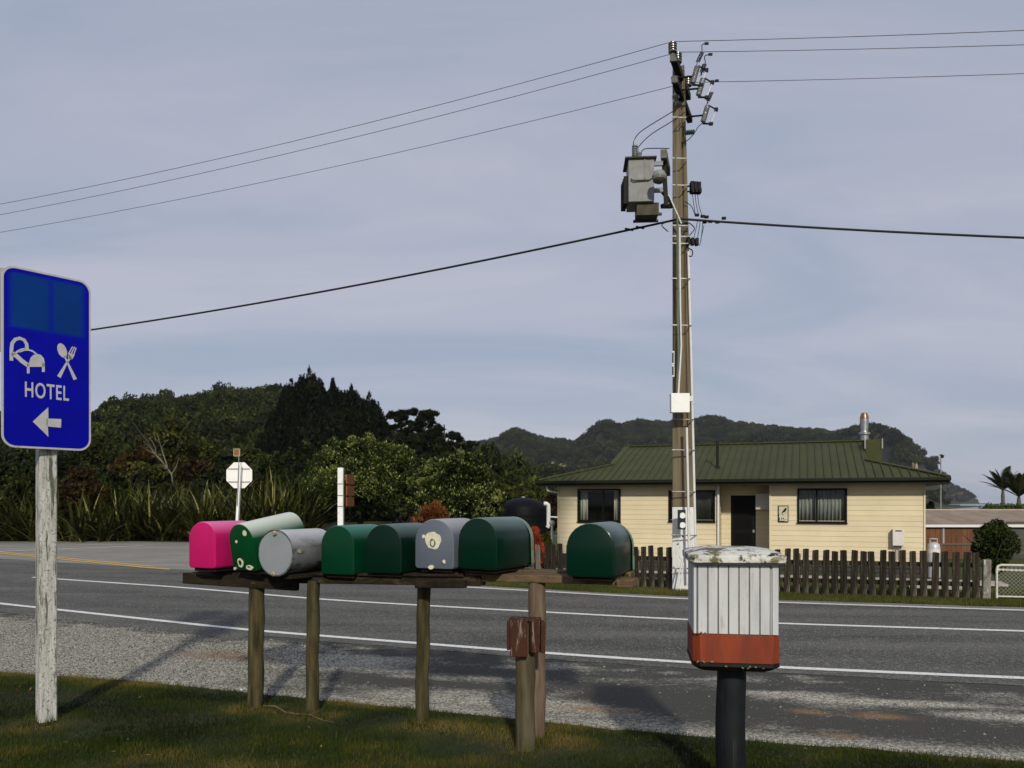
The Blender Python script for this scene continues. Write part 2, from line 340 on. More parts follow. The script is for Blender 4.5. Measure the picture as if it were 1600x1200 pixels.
co = np.zeros(len(o.data.vertices) * 3, np.float32); o.data.vertices.foreach_get('co', co); co = co.reshape(-1, 3); cs_ = math.cos(rad(22))
tk_ = np.zeros(len(co))
for ref, offs in ((near_line, (.75, 2.05)), (mid_line, (.75, 2.05))):
    for of_ in offs: tk_ = np.maximum(tk_, np.exp(-(((co[:, 1] - ref(co[:, 0])) * cs_ - of_) / .30) ** 2))
at = o.data.attributes.new('track', 'FLOAT', 'POINT'); at.data.foreach_set('value', tk_.astype(np.float32)); tag(o, 'dark grey asphalt main road curving past', kind='structure')
o = strip(lambda x: far_line(x) + .05, lambda x: far_line(x) + .45, -1.2, 30, 0.0, .15, jag=.06).build('far_gravel_edge', mat('far_gravel', (.13, .125, .11), (.26, .25, .23), scale=45, c3=(.06, .06, .03), s3=6, t3=(.58, .7), rough=.95, bump=.8, bscale=90)); tag(o, 'thin strip of gravel beyond the road', kind='structure')
poly = [(-60, 33.5), (-30, 34), (-16, 33), (-10, 31.5), (-7.5, 28), (-5.8, 24), (-4.8, 20.5), (-3.8, 17.9), (-1.3, 15.3)]
top = [(x, y) for x, y in poly]; m_ = MB(); base = [(x, float(far_line(x)) - .8) for x, _ in top]
n_ = len(top); m_.add([(x, y, .0) for x, y in top] + [(x, y, .0) for x, y in base], [(i + n_, i + 1 + n_, i + 1, i) for i in range(n_ - 1)])
o = m_.build('side_road', M_as2); tag(o, 'pale worn side road joining from the left', kind='structure')
M_white = mat('road_paint_white', (.66, .66, .64), (.78, .78, .76), scale=30, c3=(.13, .13, .12), s3=30, t3=(.565, .65), rough=.7)
M_yell = mat('road_paint_yellow', (.55, .33, .07), (.65, .42, .12), scale=20, c3=(.16, .14, .10), s3=25, t3=(.58, .66), rough=.75)
def line(f, w, x0, x1, nm, m, lab, z=.009):
    hw = lambda x: w / 2 * math.sqrt(1 + ((f(x + .1) - f(x - .1)) / .2) ** 2)
    o = strip(lambda x: f(x) - hw(x), lambda x: f(x) + hw(x), x0, x1, z, .15, jag=.006, jscale=9).build(nm, m); tag(o, lab, kind='structure')
line(near_line, .115, -30, 25, 'edge_line', M_white, 'white edge line nearest the letterboxes')
line(mid_line, .125, -10.2, 25, 'centre_line', M_white, 'white centre line of the main road')
line(far_line, .12, -1.1, 25, 'far_edge_line', M_white, 'white edge line along the fence side')
yl = curve([(-40, 43.5), (-15.8, 24.9), (-8.85, 19.5), (-6, 17.8)], 15)
line(yl, .15, -32, -8.2, 'yellow_line', M_yell, 'yellow no passing line fading at the junction', .009)
line(lambda x: yl(x) + .33, .13, -32, -8.9, 'yellow_line', M_yell, 'second yellow line beside the first', .009)
wl = curve([(-34, 21), (-16.6, 26.0), (-13.6, 29.4)], 5)
o = strip(lambda x: 26.0 + (x + 16.6) * 1.13 - .12, lambda x: 26.0 + (x + 16.6) * 1.13 + .12, -20, -13.6, .009, .2).build('side_road_line', M_white); tag(o, 'white limit line across the side road mouth', kind='structure')

# loose stones lying on the shoulder
def stones(n, seed):
    r = np.random.default_rng(seed); x = r.uniform(-7, 5.2, n * 3); u = r.random(n * 3); y0 = grass_edge(x); y1 = near_line(x) - .45
    y = y0 + (y1 - y0) * u; dens = .03 + .97 * ss(-1.2, -2.8, x); keep = r.random(n * 3) < dens; x = x[keep][:n]; y = y[keep][:n]; n = len(x)
    s = r.gamma(3, .0013, n) + .002; ct = np.stack([x, y, np.full(n, .001)], 1)
    base = np.array([(1, 0, 0), (0, 1, 0), (-1, 0, 0), (0, -1, 0), (0, 0, .8)], float); ang = r.random(n) * 6.28
    V = base[None] * s[:, None, None] * r.uniform(.6, 1.3, (n, 5, 3)); cs, sn = np.cos(ang)[:, None], np.sin(ang)[:, None]
    V = np.stack([V[..., 0] * cs - V[..., 1] * sn, V[..., 0] * sn + V[..., 1] * cs, V[..., 2]], -1) + ct[:, None]
    Qb = np.array([(0, 1, 4), (1, 2, 4), (2, 3, 4), (3, 0, 4)]); Q = (Qb[None] + np.arange(n)[:, None, None] * 5).reshape(-1, 3)
    o = np_mesh('loose_gravel', V.reshape(-1, 3), Q, leaf_mat('stone_chips', (.07, .067, .057), (.17, .165, .145), (.30, .29, .255), rough=.9, trans=0, rnd=0), v=np.repeat(r.random(n), 4))
    tag(o, 'loose grey stones scattered over the road shoulder', 'gravel', kind='stuff')
stones(42000, 3)

# mown grass in front and on the far verge
M_soil = mat('lawn_soil', (.016, .022, .007), (.030, .034, .012), scale=3, c3=(.07, .04, .02), s3=2.2, t3=(.58, .72), rough=.95, bump=.7, bscale=60)
def lawn_z(x, y):
    e = float(grass_edge(x)) - y
    return 0.006 + .03 * float(ss(0, .5, np.array(e))) + .012 * noise.noise(Vector((x * 1.5, y * 1.5, 0))) * float(ss(0, .3, np.array(e)))
ge = lambda x: float(grass_edge(x)) + .05 * noise.fractal(Vector((x * 2.5, 4, 0)), 1, 2, 5)
m_ = MB(); lx = np.arange(-14, 12.01, .15); rw = 26; vs = []
for x in lx:
    for r in range(rw + 1):
        y = -1.0 + (ge(x) + 1.0) * (r / rw) ** .7; vs.append((x, y, lawn_z(x, y)))
m_.add(vs, [(i * (rw + 1) + r, (i + 1) * (rw + 1) + r, (i + 1) * (rw + 1) + r + 1, i * (rw + 1) + r + 1) for i in range(len(lx) - 1) for r in range(rw)])
o = m_.build('lawn', M_soil, smooth=60); tag(o, 'turf of the near roadside verge', kind='structure')
def blades(name, x, y, z, h, w, v, mtl, seed, lean=.6):
    r = np.random.default_rng(seed); n = len(x); a = r.random(n) * 6.283; b = r.random(n) * 6.283; l = r.random(n) * lean * h
    dxy = np.stack([np.cos(a), np.sin(a)], 1) * (w / 2)[:, None]; c = np.stack([x, y, z], 1)
    V = np.zeros((n, 3, 3)); V[:, 0] = c; V[:, 0, :2] -= dxy; V[:, 1] = c; V[:, 1, :2] += dxy; V[:, 2] = c; V[:, 2, 0] += np.cos(b) * l; V[:, 2, 1] += np.sin(b) * l; V[:, 2, 2] += h
    V[:, 0, 2] -= .004; V[:, 1, 2] -= .004
    return np_mesh(name, V.reshape(-1, 3), np.arange(3 * n).reshape(-1, 3), mtl, v=v)
M_grass = leaf_mat('grass_blades', (.006, .013, .001), (.027, .046, .003), (.16, .120, .030), rough=.7, trans=.2, rnd=0, nscale=1.3, lights=1.0)
r = np.random.default_rng(11); n = 330000
D_ = 4.1 + (8.6 - 4.1) * r.random(n) ** 1.0; x = (r.random(n) * 1.36 - .68) * D_; gy = np.array([0.0]); gE = grass_edge(x)
jit = np.array([.05 * noise.fractal(Vector((float(q) * 2.5, 4, 0)), 1, 2, 5) for q in np.arange(-8, 8, .02)]); gE = gE + np.interp(x, np.arange(-8, 8, .02), jit) + r.normal(0, .02, n)
k = D_ < gE; x = x[k]; y = D_[k]; n = len(x)
POSTS = [(-3.33, 5.63), (-1.95, 6.06), (-1.46, 5.83), (-.64, 5.63), (.15, 5.28), (.1, 5.13), (1.16, 4.2)]
dry = np.zeros(n); near = np.zeros(n)
for a_, b_ in POSTS: dry = np.maximum(dry, np.exp(-((x - a_) / .30) ** 2 - ((y - b_) / .22) ** 2))
nzv = np.array([noise.fractal(Vector((a_ * .9, b_ * 1.6, 2)), 1, 2, 3) for a_, b_ in zip(x[::8], y[::8])]); nzv = np.repeat(nzv, 8)[:n] if len(nzv) * 8 >= n else np.resize(nzv, n)
order = np.arange(n)
def fnoise(x, y, fx, fy, seed=0):
    r = np.random.default_rng(seed); o = 0
    for i in range(9):
        a = r.random() * 6.28; f = r.uniform(.6, 2.6); o = o + np.sin((x * fx * math.cos(a) + y * fy * math.sin(a)) * f + r.random() * 6.28) * (1 / f ** .6)
    return o / 4.5
nzv = fnoise(x, y, 2.0, 3.4, 5); nz2 = fnoise(x, y, 7, 10, 6)
e = gE[k] - y
h = .016 + .016 * r.random(n) + .012 * np.clip(nz2, -.5, 1) + .014 * (r.random(n) < .04)
h = np.clip(h, .010, .055) * (1 - .35 * dry)
tuft = (fnoise(x, y, 14, 18, 9) > .75); h[tuft] *= 1.9
v = .29 + .24 * r.random(n) + .34 * nzv + .24 * nz2 + .75 * dry + .22 * np.exp(-(e / .22) ** 2) + .35 * (r.random(n) < .05); v[tuft] -= .1
z = np.array([0.006 + .03 * q for q in ss(0, .5, e)])
o = blades('grass', x, y, z, h, .003 + .002 * r.random(n), np.clip(v, 0, 1.2), M_grass, 5); tag(o, 'short mown grass of the near verge', 'grass', kind='stuff')
# taller grass at post feet
xs_, ys_ = [], []
for a_, b_ in POSTS: q = r.random(160) * 6.28; d_ = .06 + np.abs(r.normal(0, .05, 160)); xs_.append(a_ + np.cos(q) * d_); ys_.append(b_ + np.sin(q) * d_)
x = np.concatenate(xs_); y = np.concatenate(ys_); n = len(x)
o = blades('grass_tuft', x, y, np.full(n, .03), .04 + .05 * r.random(n), np.full(n, .005), .35 + .5 * r.random(n), M_grass, 8); tag(o, 'longer unmown grass at the feet of the posts', 'grass', kind='stuff')
# far verge
n = 70000; x = r.uniform(-1.2, 11, n); b0 = far_line(x) + .42 + .12 * fnoise(x, x * 0, 3, 1, 2); b1 = fence_line(x) + .5
y = b0 + (b1 - b0) * r.random(n); h = .03 + .04 * r.random(n) + .03 * np.clip(fnoise(x, y, 3, 3, 7), 0, 1)
o = blades('verge_grass', x, y, np.full(n, -.012), h, np.full(n, .012), np.clip(.42 + .2 * r.random(n) + .2 * fnoise(x, y, 1.5, 1.5, 3), 0, 1), leaf_mat('verge_blades', (.03, .045, .008), (.075, .085, .018), (.16, .13, .05), rough=.7, trans=.2, rnd=0), 9); tag(o, 'green grass verge along the foot of the picket fence', 'grass', kind='stuff')
# yard grass behind the fence
n = 60000; x = r.uniform(-1, 17, n); y = fence_line(x) + .5 + r.random(n) * 8
o = blades('yard_grass', x, y, ground_z(x, y), .04 + .05 * r.random(n), np.full(n, .02), np.clip(.35 + .3 * r.random(n), 0, 1), MATS['verge_blades'], 10); tag(o, 'green lawn of the yard between fence and house', 'grass', kind='stuff')
# brown leaves blown on to the verge
r = np.random.default_rng(77); n = 46; y = r.uniform(4.6, 6.9, n); x = (r.random(n) * 1.3 - .65) * y; k = y < grass_edge(x) - .1; x = x[k]; y = y[k]; n = len(x)
c = np.stack([x, y, np.full(n, .055)], 1); tv_ = r.normal(size=(n, 3)) * [1, 1, .25]; tv_ /= np.linalg.norm(tv_, axis=1, keepdims=True); sv_ = np.cross(tv_, [0, 0, 1.]) ; L_ = r.uniform(.012, .028, n)[:, None]
V = np.stack([c - tv_ * L_, c + sv_ * L_ * .45, c + tv_ * L_, c - sv_ * L_ * .45], 1).reshape(-1, 3)
o = np_mesh('fallen_leaves', V, np.arange(4 * n).reshape(-1, 4), leaf_mat('dead_leaf', (.07, .035, .015), (.14, .075, .03), (.25, .16, .08), rough=.8, trans=.1, rnd=0), v=r.random(n)); tag(o, 'small brown leaves scattered on the grass', 'leaves', kind='stuff')
# twig
def twig():
    m = MB(); a = G(412, 1113); b = G(522, 1139); pts = [a.lerp(b, i / 6) + Vector((0, .015 * math.sin(i * 1.7), .05 + .012 * math.sin(i * 2.1))) for i in range(7)]
    m.tube(pts, [.006, .007, .007, .006, .005, .004, .002], 6); m.tube([pts[4], pts[4] + Vector((.06, .05, .02))], [.003, .001], 5)
    tag(m.build('fallen_stick', mat('dead_twig', (.09, .05, .032), (.15, .10, .07), scale=30, rough=.85), smooth=50), 'thin brown stick lying on the grass beside the second post', 'stick')
twig()
# pale feathers / litter specks on the grass
m_ = MB()
for (px, py) in ((377, 1083), (381, 1081), (472, 1012), (476, 1014), (8, 1096), (32, 1079), (200, 1163)):
    c = G(px, py); m_.box(c + Vector((0, 0, .03)), (.016, .012, .004), rotm(.4, .5, px)) 
tag(m_.build('white_litter', mat('litter_white', (.7, .7, .68), rough=.8)), 'small white scraps on the gravel and grass', 'litter', kind='stuff')
# ------------------------------------------------------------------ letterboxes and their stand
M_wood = mat('weathered_post_wood', (.022, .018, .006), (.085, .068, .030), scale=9, stretch=(3, 3, .35), c3=(.028, .035, .012), s3=4, t3=(.52, .68), st3=(1, 1, .6), rough=.9, bump=.7, bscale=24, bstretch=(5, 5, .3))
M_wood_l = mat('brown_post_wood', (.10, .068, .045), (.17, .125, .09), scale=9, stretch=(3, 3, .35), c3=(.05, .03, .018), s3=3, t3=(.58, .72), rough=.9, bump=.6, bscale=24, bstretch=(5, 5, .3))
M_wood_d = mat('dark_beam_wood', (.006, .0045, .0025), (.024, .017, .008), scale=7, stretch=(.5, 3, 3), c3=(.07, .05, .028), s3=5, t3=(.55, .68), rough=.92, bump=.7, bscale=20, bstretch=(.6, 5, 5))
M_wood_b = mat('brown_beam_wood', (.08, .05, .026), (.15, .105, .062), scale=7, stretch=(.5, 3, 3), c3=(.03, .022, .012), s3=3, t3=(.56, .66), rough=.9, bump=.6, bscale=20, bstretch=(.6, 5, 5))
TH = math.atan2(-.42, 1.0)                                            # the stand runs parallel to the road
def lp(px, py, X0=-1.95, D0=6.06, k=-.40):
    """point of the stand's front plane seen at a pixel"""
    a = (px - 800) / F; D = (D0 - k * X0) / (1 - k * a); return P(px, py, D)
stand = thing('letterbox_stand', 'weathered timber rail stand on four round posts carrying the letterboxes', 'letterbox stand', (-.9, 5.7, 0))
SO = Vector((-.9, 5.7, 0))
def post(px, pyb, pyt, wpx, D, mtl, lean=0.0, parent=stand, off=SO, name='post', flat=False):
    b = P(px, pyb, D); b.z = -.1; tp = P(px + lean, pyt, D); r = wpx / F * D / 2
    m = MB(); n = 9; pts = []; rs = []
    for i in range(n):
        q = b.lerp(tp, i / (n - 1)); pts.append(q - off + Vector((.004 * math.sin(i * 2 + px), .004 * math.cos(i * 1.3 + px), 0))); rs.append(r * (1 + .03 * math.sin(i * 1.9 + px)))
    m.tube(pts, rs, 14); return m.build(name, mtl, parent, smooth=50)
post(398.5, 1115, 912, 24, 6.14, M_wood, 3); post(487, 1128, 907, 20, 5.95, M_wood, 3); post(658.5, 1140, 905, 21, 5.72, M_wood, 4); post(838, 1168, 905, 28, 5.36, M_wood_l, 1.5)
def rail(a, b, w, h, mtl, name='rail'):
    m = MB(); a = Vector(a) - SO; b = Vector(b) - SO; m.beam(a, b, w, h); o = m.build(name, mtl, stand, bevel=.006); return o
def at(px, py, back=0.0):
    p = lp(px, py); return p + Vector((-math.sin(TH), math.cos(TH), 0)) * back
rail(at(284, 903.5, .03), at(461, 914.5, .03), .05, .086, M_wood_d)
rail(at(292, 897, .18), at(350, 897, .18), .26, .028, M_wood_d, 'plank')
rail(at(345, 899, .24), at(475, 906, .24), .32, .03, M_wood_d, 'plank')
rail(at(440, 905, .10), at(745, 909, .10), .10, .07, M_wood_d)
rail(at(440, 899, .34), at(745, 903, .34), .10, .05, M_wood_d)
rail(at(652, 912, -.02), at(730, 912, -.02), .045, .055, M_wood_d)
rail(at(460, 898, .2), at(720, 900, .2), .34, .02, M_wood_d, 'plank')
rail(at(700, 903, .16), at(958, 909.5, .16), .17, .052, M_wood_b)
rail(at(720, 900, .34), at(968, 906, .34), .12, .05, M_wood_b)
rail(at(960, 913, .12), at(985, 913, .12), .17, .05, M_wood_b, 'block')
for px, w in ((662, .1), (716, .05)):
    m = MB(); c = at(px, 896, .2) - SO; m.box(c, (w, .2, .03), rotm(0, 0, TH)); m.build('spacer', M_wood_d, stand, bevel=.004)

def paint(name, c, c2=None, rough=.35, coat=.25, spec=.15, **k):
    return mat(name, c, c2 or tuple(q * .85 for q in c), scale=4, rough=rough, coat=coat, spec=spec, bump=.06, bscale=9, bd=.02, **k)
def dprofile(w, h, n=14, rc=.022):
    r = w / 2; pts = []
    for i in range(4): a = math.pi * 1.5 + i / 3 * math.pi / 2; pts.append((w / 2 - rc + rc * math.cos(a), rc + rc * math.sin(a)))
    ar = h - r
    for i in range(n + 1): a = math.pi * i / n; pts.append((r * math.cos(a), ar + r * math.sin(a) if ar > rc else rc + (h - rc) * math.sin(a)))
    for i in range(4): a = math.pi + i / 3 * math.pi / 2; pts.append((-w / 2 + rc + rc * math.cos(a), rc + rc * math.sin(a)))
    return pts
def letterbox(px, pyb, pyt, w, D, L, mtl, label, yaw=0.0, tilt=0.0, door=None, patches=(), profile=None, base=True):
    """px: middle of the near end, pyb / pyt: its bottom and top rows"""
    c = P(px, pyb, D); h = (pyb - pyt) / F * D
    root = thing('letterbox', label, 'letterbox', c, TH + yaw, 'letterboxes in a row on the timber stand'); root.rotation_euler[0] = tilt
    pr = profile or dprofile(w, h); R = Matrix(((1, 0, 0), (0, 0, 1), (0, 1, 0)))      # profile x,z ; extrusion along +y
    m = MB(); n = len(pr); rings = []; e = .012
    def ring(y, k):
        cx, cz = 0, h / 2; return [(cx + (x - cx) * k, y, cz + (z - cz) * k) for x, z in pr]
    ks = [(0.0, 1 - e / w * 1.6), (e * .3, 1 - e / w * .5), (e, 1.0), (L * .5, 1.006), (L - .02, 1.0), (L, .985)]
    vs = []; 
    for y, k in ks: vs += ring(y, k)
    fs = [tuple(range(n))] + [(i * n + j, i * n + (j + 1) % n, (i + 1) * n + (j + 1) % n, (i + 1) * n + j) for i in range(len(ks) - 1) for j in range(n)] + [tuple((len(ks) - 1) * n + j for j in range(n))[::-1]]
    m.add(vs, fs); m.build('shell', mtl, root, smooth=34)
    if door:
        m = MB(); vs = []; k2 = 1.06
        for y, k, dz in ((L - .03, 1.045, 0), (L + .015, 1.05, 0), (L + .03, 1.0, 0)):
            vs += [(x * k, y + (.02 * (1 - z / h)), h / 2 + (z - h / 2) * k - .008) for x, z in pr]
        fs = [(i * n + j, i * n + (j + 1) % n, (i + 1) * n + (j + 1) % n, (i + 1) * n + j) for i in range(2) for j in range(n)] + [tuple(2 * n + j for j in range(n))[::-1]]
        m.add(vs, fs); d = m.build('door', door, root, smooth=40)
        m = MB(); m.prism([(-.01, -.045), (.01, -.045), (.014, 0), (.01, .045), (-.01, .045), (-.014, 0)], 0, .008, Matrix(((0, 0, 1), (1, 0, 0), (0, 1, 0))), (w / 2 * 1.05, L + .0, .06)); m.build('latch', door, d)
    if base:
        m = MB(); m.box((0, L * .5, -.012), (w * .8, L * .85, .026)); m.build('base_board', M_wood_d, root, bevel=.003)
    for i, (x, z, rx, rz, mt) in enumerate(patches):
        m = MB(); r = random.Random(i * 7 + int(px)); q = 18; ph = r.random() * 6
        pts = [(x + rx * (1 + .10 * math.sin(3 * a + ph) + .07 * r.uniform(-1, 1)) * math.cos(a), z + rz * (1 + .10 * math.cos(2 * a + ph) + .07 * r.uniform(-1, 1)) * math.sin(a)) for a in [2 * math.pi * k / q for k in range(q)]]
        off = .003 + .0015 * i
        m.add([(a, -off, b) for a, b in pts] + [(a, .0005, b) for a, b in pts], [tuple(range(q))] + [(j, (j + 1) % q, q + (j + 1) % q, q + j) for j in range(q)]); m.build('paint_patch', mt, root)
    return root
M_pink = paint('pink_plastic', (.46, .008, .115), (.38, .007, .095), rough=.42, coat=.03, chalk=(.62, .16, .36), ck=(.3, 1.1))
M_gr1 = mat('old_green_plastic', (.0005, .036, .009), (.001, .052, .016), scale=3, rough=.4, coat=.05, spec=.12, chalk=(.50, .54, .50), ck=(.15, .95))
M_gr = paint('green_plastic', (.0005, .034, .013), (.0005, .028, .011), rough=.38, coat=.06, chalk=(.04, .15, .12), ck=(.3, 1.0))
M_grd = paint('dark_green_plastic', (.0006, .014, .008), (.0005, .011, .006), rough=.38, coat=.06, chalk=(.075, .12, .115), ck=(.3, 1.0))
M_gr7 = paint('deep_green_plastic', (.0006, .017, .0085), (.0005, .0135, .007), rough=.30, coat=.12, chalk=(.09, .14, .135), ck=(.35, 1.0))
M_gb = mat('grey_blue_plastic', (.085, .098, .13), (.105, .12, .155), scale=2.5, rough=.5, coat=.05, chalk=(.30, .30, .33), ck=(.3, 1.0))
M_cream = mat('bare_plastic_cream', (.62, .60, .44), (.50, .48, .33), scale=25, c3=(.22, .20, .12), s3=30, t3=(.6, .68), rough=.75)
M_door = mat('pale_green_door', (.11, .18, .12), (.16, .24, .17), scale=5, rough=.45, coat=.1)
letterbox(315.5, 888, 815, .265, 6.05, .45, M_pink, 'bright pink plastic letterbox at the left end of the row')
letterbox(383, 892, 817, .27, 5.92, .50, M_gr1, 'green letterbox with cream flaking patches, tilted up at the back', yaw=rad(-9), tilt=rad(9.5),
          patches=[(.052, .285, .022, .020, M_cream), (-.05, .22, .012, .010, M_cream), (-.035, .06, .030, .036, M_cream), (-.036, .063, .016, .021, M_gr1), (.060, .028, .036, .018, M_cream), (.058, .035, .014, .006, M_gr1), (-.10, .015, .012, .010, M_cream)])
letterbox(527, 898, 821, .285, 5.75, .47, M_gr, 'plain mid green letterbox immediately right of the round steel drum')
letterbox(599, 896, 819, .295, 5.62, .50, M_grd, 'very dark green letterbox between mid green and grey-blue ones')
letterbox(678.5, 889, 811, .305, 5.50, .47, M_gb, 'grey-blue letterbox with a cream round scar on its face',
          patches=[(-.008, .195, .062, .064, M_cream), (-.012, .178, .022, .030, M_gb), (-.01, .178, .012, .02, M_cream), (-.080, .222, .012, .012, M_gb if False else M_cream), (-.022, .012, .022, .014, M_cream), (.078, .055, .010, .010, M_cream), (.084, .045, .006, .006, M_cream)])
letterbox(746, 890, 809, .30, 5.30, .50, M_gr7, 'glossy deep green letterbox with pale door edge, beside the grey-blue one', door=M_door, yaw=rad(-5))
letterbox(922, 902, 817.5, .312, 4.98, .50, M_gr7, 'glossy deep green letterbox standing alone at the right end', door=M_door, yaw=rad(2))
# round steel drum used as a letterbox
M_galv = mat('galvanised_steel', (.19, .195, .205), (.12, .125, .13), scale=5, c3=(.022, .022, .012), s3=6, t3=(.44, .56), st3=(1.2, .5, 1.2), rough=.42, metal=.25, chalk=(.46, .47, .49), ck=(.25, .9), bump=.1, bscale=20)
c = P(431.5, 900, 5.72); Rr = 36 / F * 5.72
drum = thing('letterbox', 'round grey steel drum letterbox lying on its side', 'letterbox', c, TH + rad(-5), 'letterboxes in a row on the timber stand')
Ry = Matrix(((1, 0, 0), (0, 0, 1), (0, 1, 0)))
m = MB(); m.lathe([(Rr * .985, .006), (Rr, .012), (Rr, .05), (Rr * 1.0, .25), (Rr, .42), (Rr * .99, .44)], (0, 0, Rr), 36, Ry); m.build('drum_body', M_galv, drum, smooth=40)
m = MB(); m.lathe([(Rr * .97, 0), (Rr * 1.015, 0), (Rr * 1.015, .014), (Rr * .97, .014)], (0, -.006, Rr), 36, Ry); m.build('drum_rim', M_galv, drum, smooth=40)
m = MB(); m.lathe([(Rr * .955, .0), (Rr * .955, .004)], (0, -.009, Rr), 36, Ry); m.build('end_disc', mat('dull_zinc', (.24, .26, .28), (.29, .31, .33), scale=3, c3=(.21, .225, .24), s3=3, t3=(.60, .80), rough=.5, metal=.2), drum, smooth=40)
M_bolt = mat('rusty_clip', (.10, .085, .06), (.36, .33, .27), scale=60, rough=.8)
for z in (Rr * 1.86, Rr * .10):
    m = MB(); m.lathe([(.020, 0), (.022, .006), (.016, .022), (.008, .026)], (0 if z > .2 else -.01, -.004, z), 12, Matrix(((1, 0, 0), (0, 0, -1), (0, 1, 0)))); m.build('clip', M_bolt, drum, smooth=40)
m = MB(); m.cyl((Rr * .96, .06, Rr * 1.1), (Rr * 1.04, .06, Rr * 1.11), .018, 12); m.build('bolt', M_bolt, drum, smooth=40)
m = MB(); m.box((0, .25, -.008), (.2, .4, .03)); m.build('cradle', M_wood_d, drum)

# short front post with a rust red block
M_rust = mat('flaking_red_paint', (.055, .017, .008), (.038, .015, .008), scale=6, c3=(.22, .17, .14), s3=9, t3=(.56, .66), st3=(4, 4, .5), rough=.85, bump=.5, bscale=20, bstretch=(4, 4, .5))
sp = thing('short_post', 'short mossy post with rust red wooden blocks nailed round its top', 'post', (.07, 5.06, 0))
o = post(820.5, 1175, 968, 31, 5.06, mat('mossy_post_wood', (.040, .032, .016), (.10, .085, .05), scale=7, stretch=(3, 3, .4), c3=(.045, .055, .012), s3=4, t3=(.52, .66), st3=(1.5, 1.5, .7), rough=.92, bump=.6, bscale=22, bstretch=(5, 5, .3)), 0, sp, Vector((.07, 5.06, 0)))
SPO = Vector((.07, 5.06, 0))
def blk(px0, px1, py0, py1, D, d, yaw, tp=1):
    a = P((px0 + px1) / 2, (py0 + py1) / 2, D) - SPO; m = MB(); m.box(a, ((px1 - px0) / F * D, d, (py1 - py0) / F * D), rotm(0, 0, yaw)); return m.build('block', M_rust, sp, bevel=.004)
blk(797, 824, 969, 1026, 4.955, .03, rad(-4)); blk(828, 842, 970, 1019, 4.97, .04, rad(28)); blk(843, 850, 970, 1019, 5.02, .08, rad(10)); blk(793.5, 798, 969, 1014, 5.0, .10, rad(-8))
m = MB(); m.box(P(821, 967, 5.03) - SPO, (.20, .11, .012), rotm(0, .03, 0)); m.build('cap', M_rust, sp)

# ------------------------------------------------------------------ hotel sign
hs = thing('hotel_sign', 'blue hotel sign with white bed, spoon and fork and arrow on a whitewashed post', 'road sign', (-3.33, 5.66, 0))
HO = Vector((-3.33, 5.66, 0)); pl = Vector((-3.447, 5.40, 0)); pr_ = Vector((-3.09, 5.87, 0)); u = (pr_ - pl).normalized(); nrm = Vector((u.y, -u.x, 0))
wS = (pr_ - pl).length; zb, ztp = 1.975, 3.215; hS = ztp - zb
RS = Matrix((u, Vector((0, 0, 1)), nrm)).transposed()                 # local x along panel, y up, z out of the face
def rrect(x0, y0, x1, y1, r, n=8):
    pts = []
    for cx, cy, a0 in ((x1 - r, y0 + r, -90), (x1 - r, y1 - r, 0), (x0 + r, y1 - r, 90), (x0 + r, y0 + r, 180)):
        for i in range(n + 1): a = rad(a0 + 90 * i / n); pts.append((cx + r * math.cos(a), cy + r * math.sin(a)))
    return pts
M_refl = mat('reflective_white', (.38, .38, .37), (.44, .44, .43), scale=14, c3=(.20, .20, .18), s3=9, t3=(.62, .7), rough=.5)
M_blue = mat('sign_blue', (.0005, .002, .30), (.0005, .001, .25), scale=5, rough=.28, spec=.12)
M_blue2 = mat('faded_sign_blue', (.0005, .034, .19), (.0005, .026, .155), scale=3.0, c3=(.001, .005, .26), s3=1.5, t3=(.58, .72), rough=.33, spec=.12)
so = pl + Vector((0, 0, zb)) - HO
m = MB(); m.prism(rrect(0, 0, wS, hS, .085), -.004, .0, RS, so); pan = m.build('panel', M_refl, hs)
m = MB(); m.prism(rrect(.014, .014, wS - .014, hS - .014, .074), .0, .0012, RS, so); m.build('blue_face', M_blue, pan)
fz = rrect(.03, .0, wS - .03, .39, .07)
fade = [(x, y + hS - .42) for x, y in fz if True]; yb = hS - .44
fade = [(.03, yb)] + [(x, y) for x, y in [(wS - .03, yb)]] + [(q[0], q[1]) for q in rrect(.034, yb, wS - .034, hS - .034, .06)[9:27]]
m = MB(); m.prism(fade, .0012, .0018, RS, so); m.build('faded_patch', M_blue2, pan)
t = M_blue2.node_tree; p = t.nodes['Principled BSDF']; old = p.inputs['Base Color'].links[0].from_socket; tcn = N(t, 'ShaderNodeTexCoord')   # bleached film with soft edges
sx_ = N(t, 'ShaderNodeSeparateXYZ'); t.links.new(tcn.outputs['Generated'], sx_.inputs[0])
def tent(sock, c_, half, soft):
    q = N(t, 'ShaderNodeMath', operation='SUBTRACT'); t.links.new(sock, q.inputs[0]); q.inputs[1].default_value = c_; q2 = N(t, 'ShaderNodeMath', operation='ABSOLUTE'); t.links.new(q.outputs[0], q2.inputs[0])
    q3 = N(t, 'ShaderNodeMapRange', interpolation_type='SMOOTHSTEP'); q3.inputs[1].default_value = half; q3.inputs[2].default_value = half + soft; t.links.new(q2.outputs[0], q3.inputs[0]); return q3.outputs[0]
e1_ = tent(sx_.outputs[0], .5, .40, .10); e2_ = tent(sx_.outputs[2], .52, .42, .07); e3_ = tent(sx_.outputs[0], .54, .008, .05)
iv = N(t, 'ShaderNodeMath', operation='SUBTRACT'); iv.inputs[0].default_value = 1; t.links.new(e3_, iv.inputs[1]); iv2 = N(t, 'ShaderNodeMath', operation='MULTIPLY'); t.links.new(iv.outputs[0], iv2.inputs[0]); iv2.inputs[1].default_value = .6
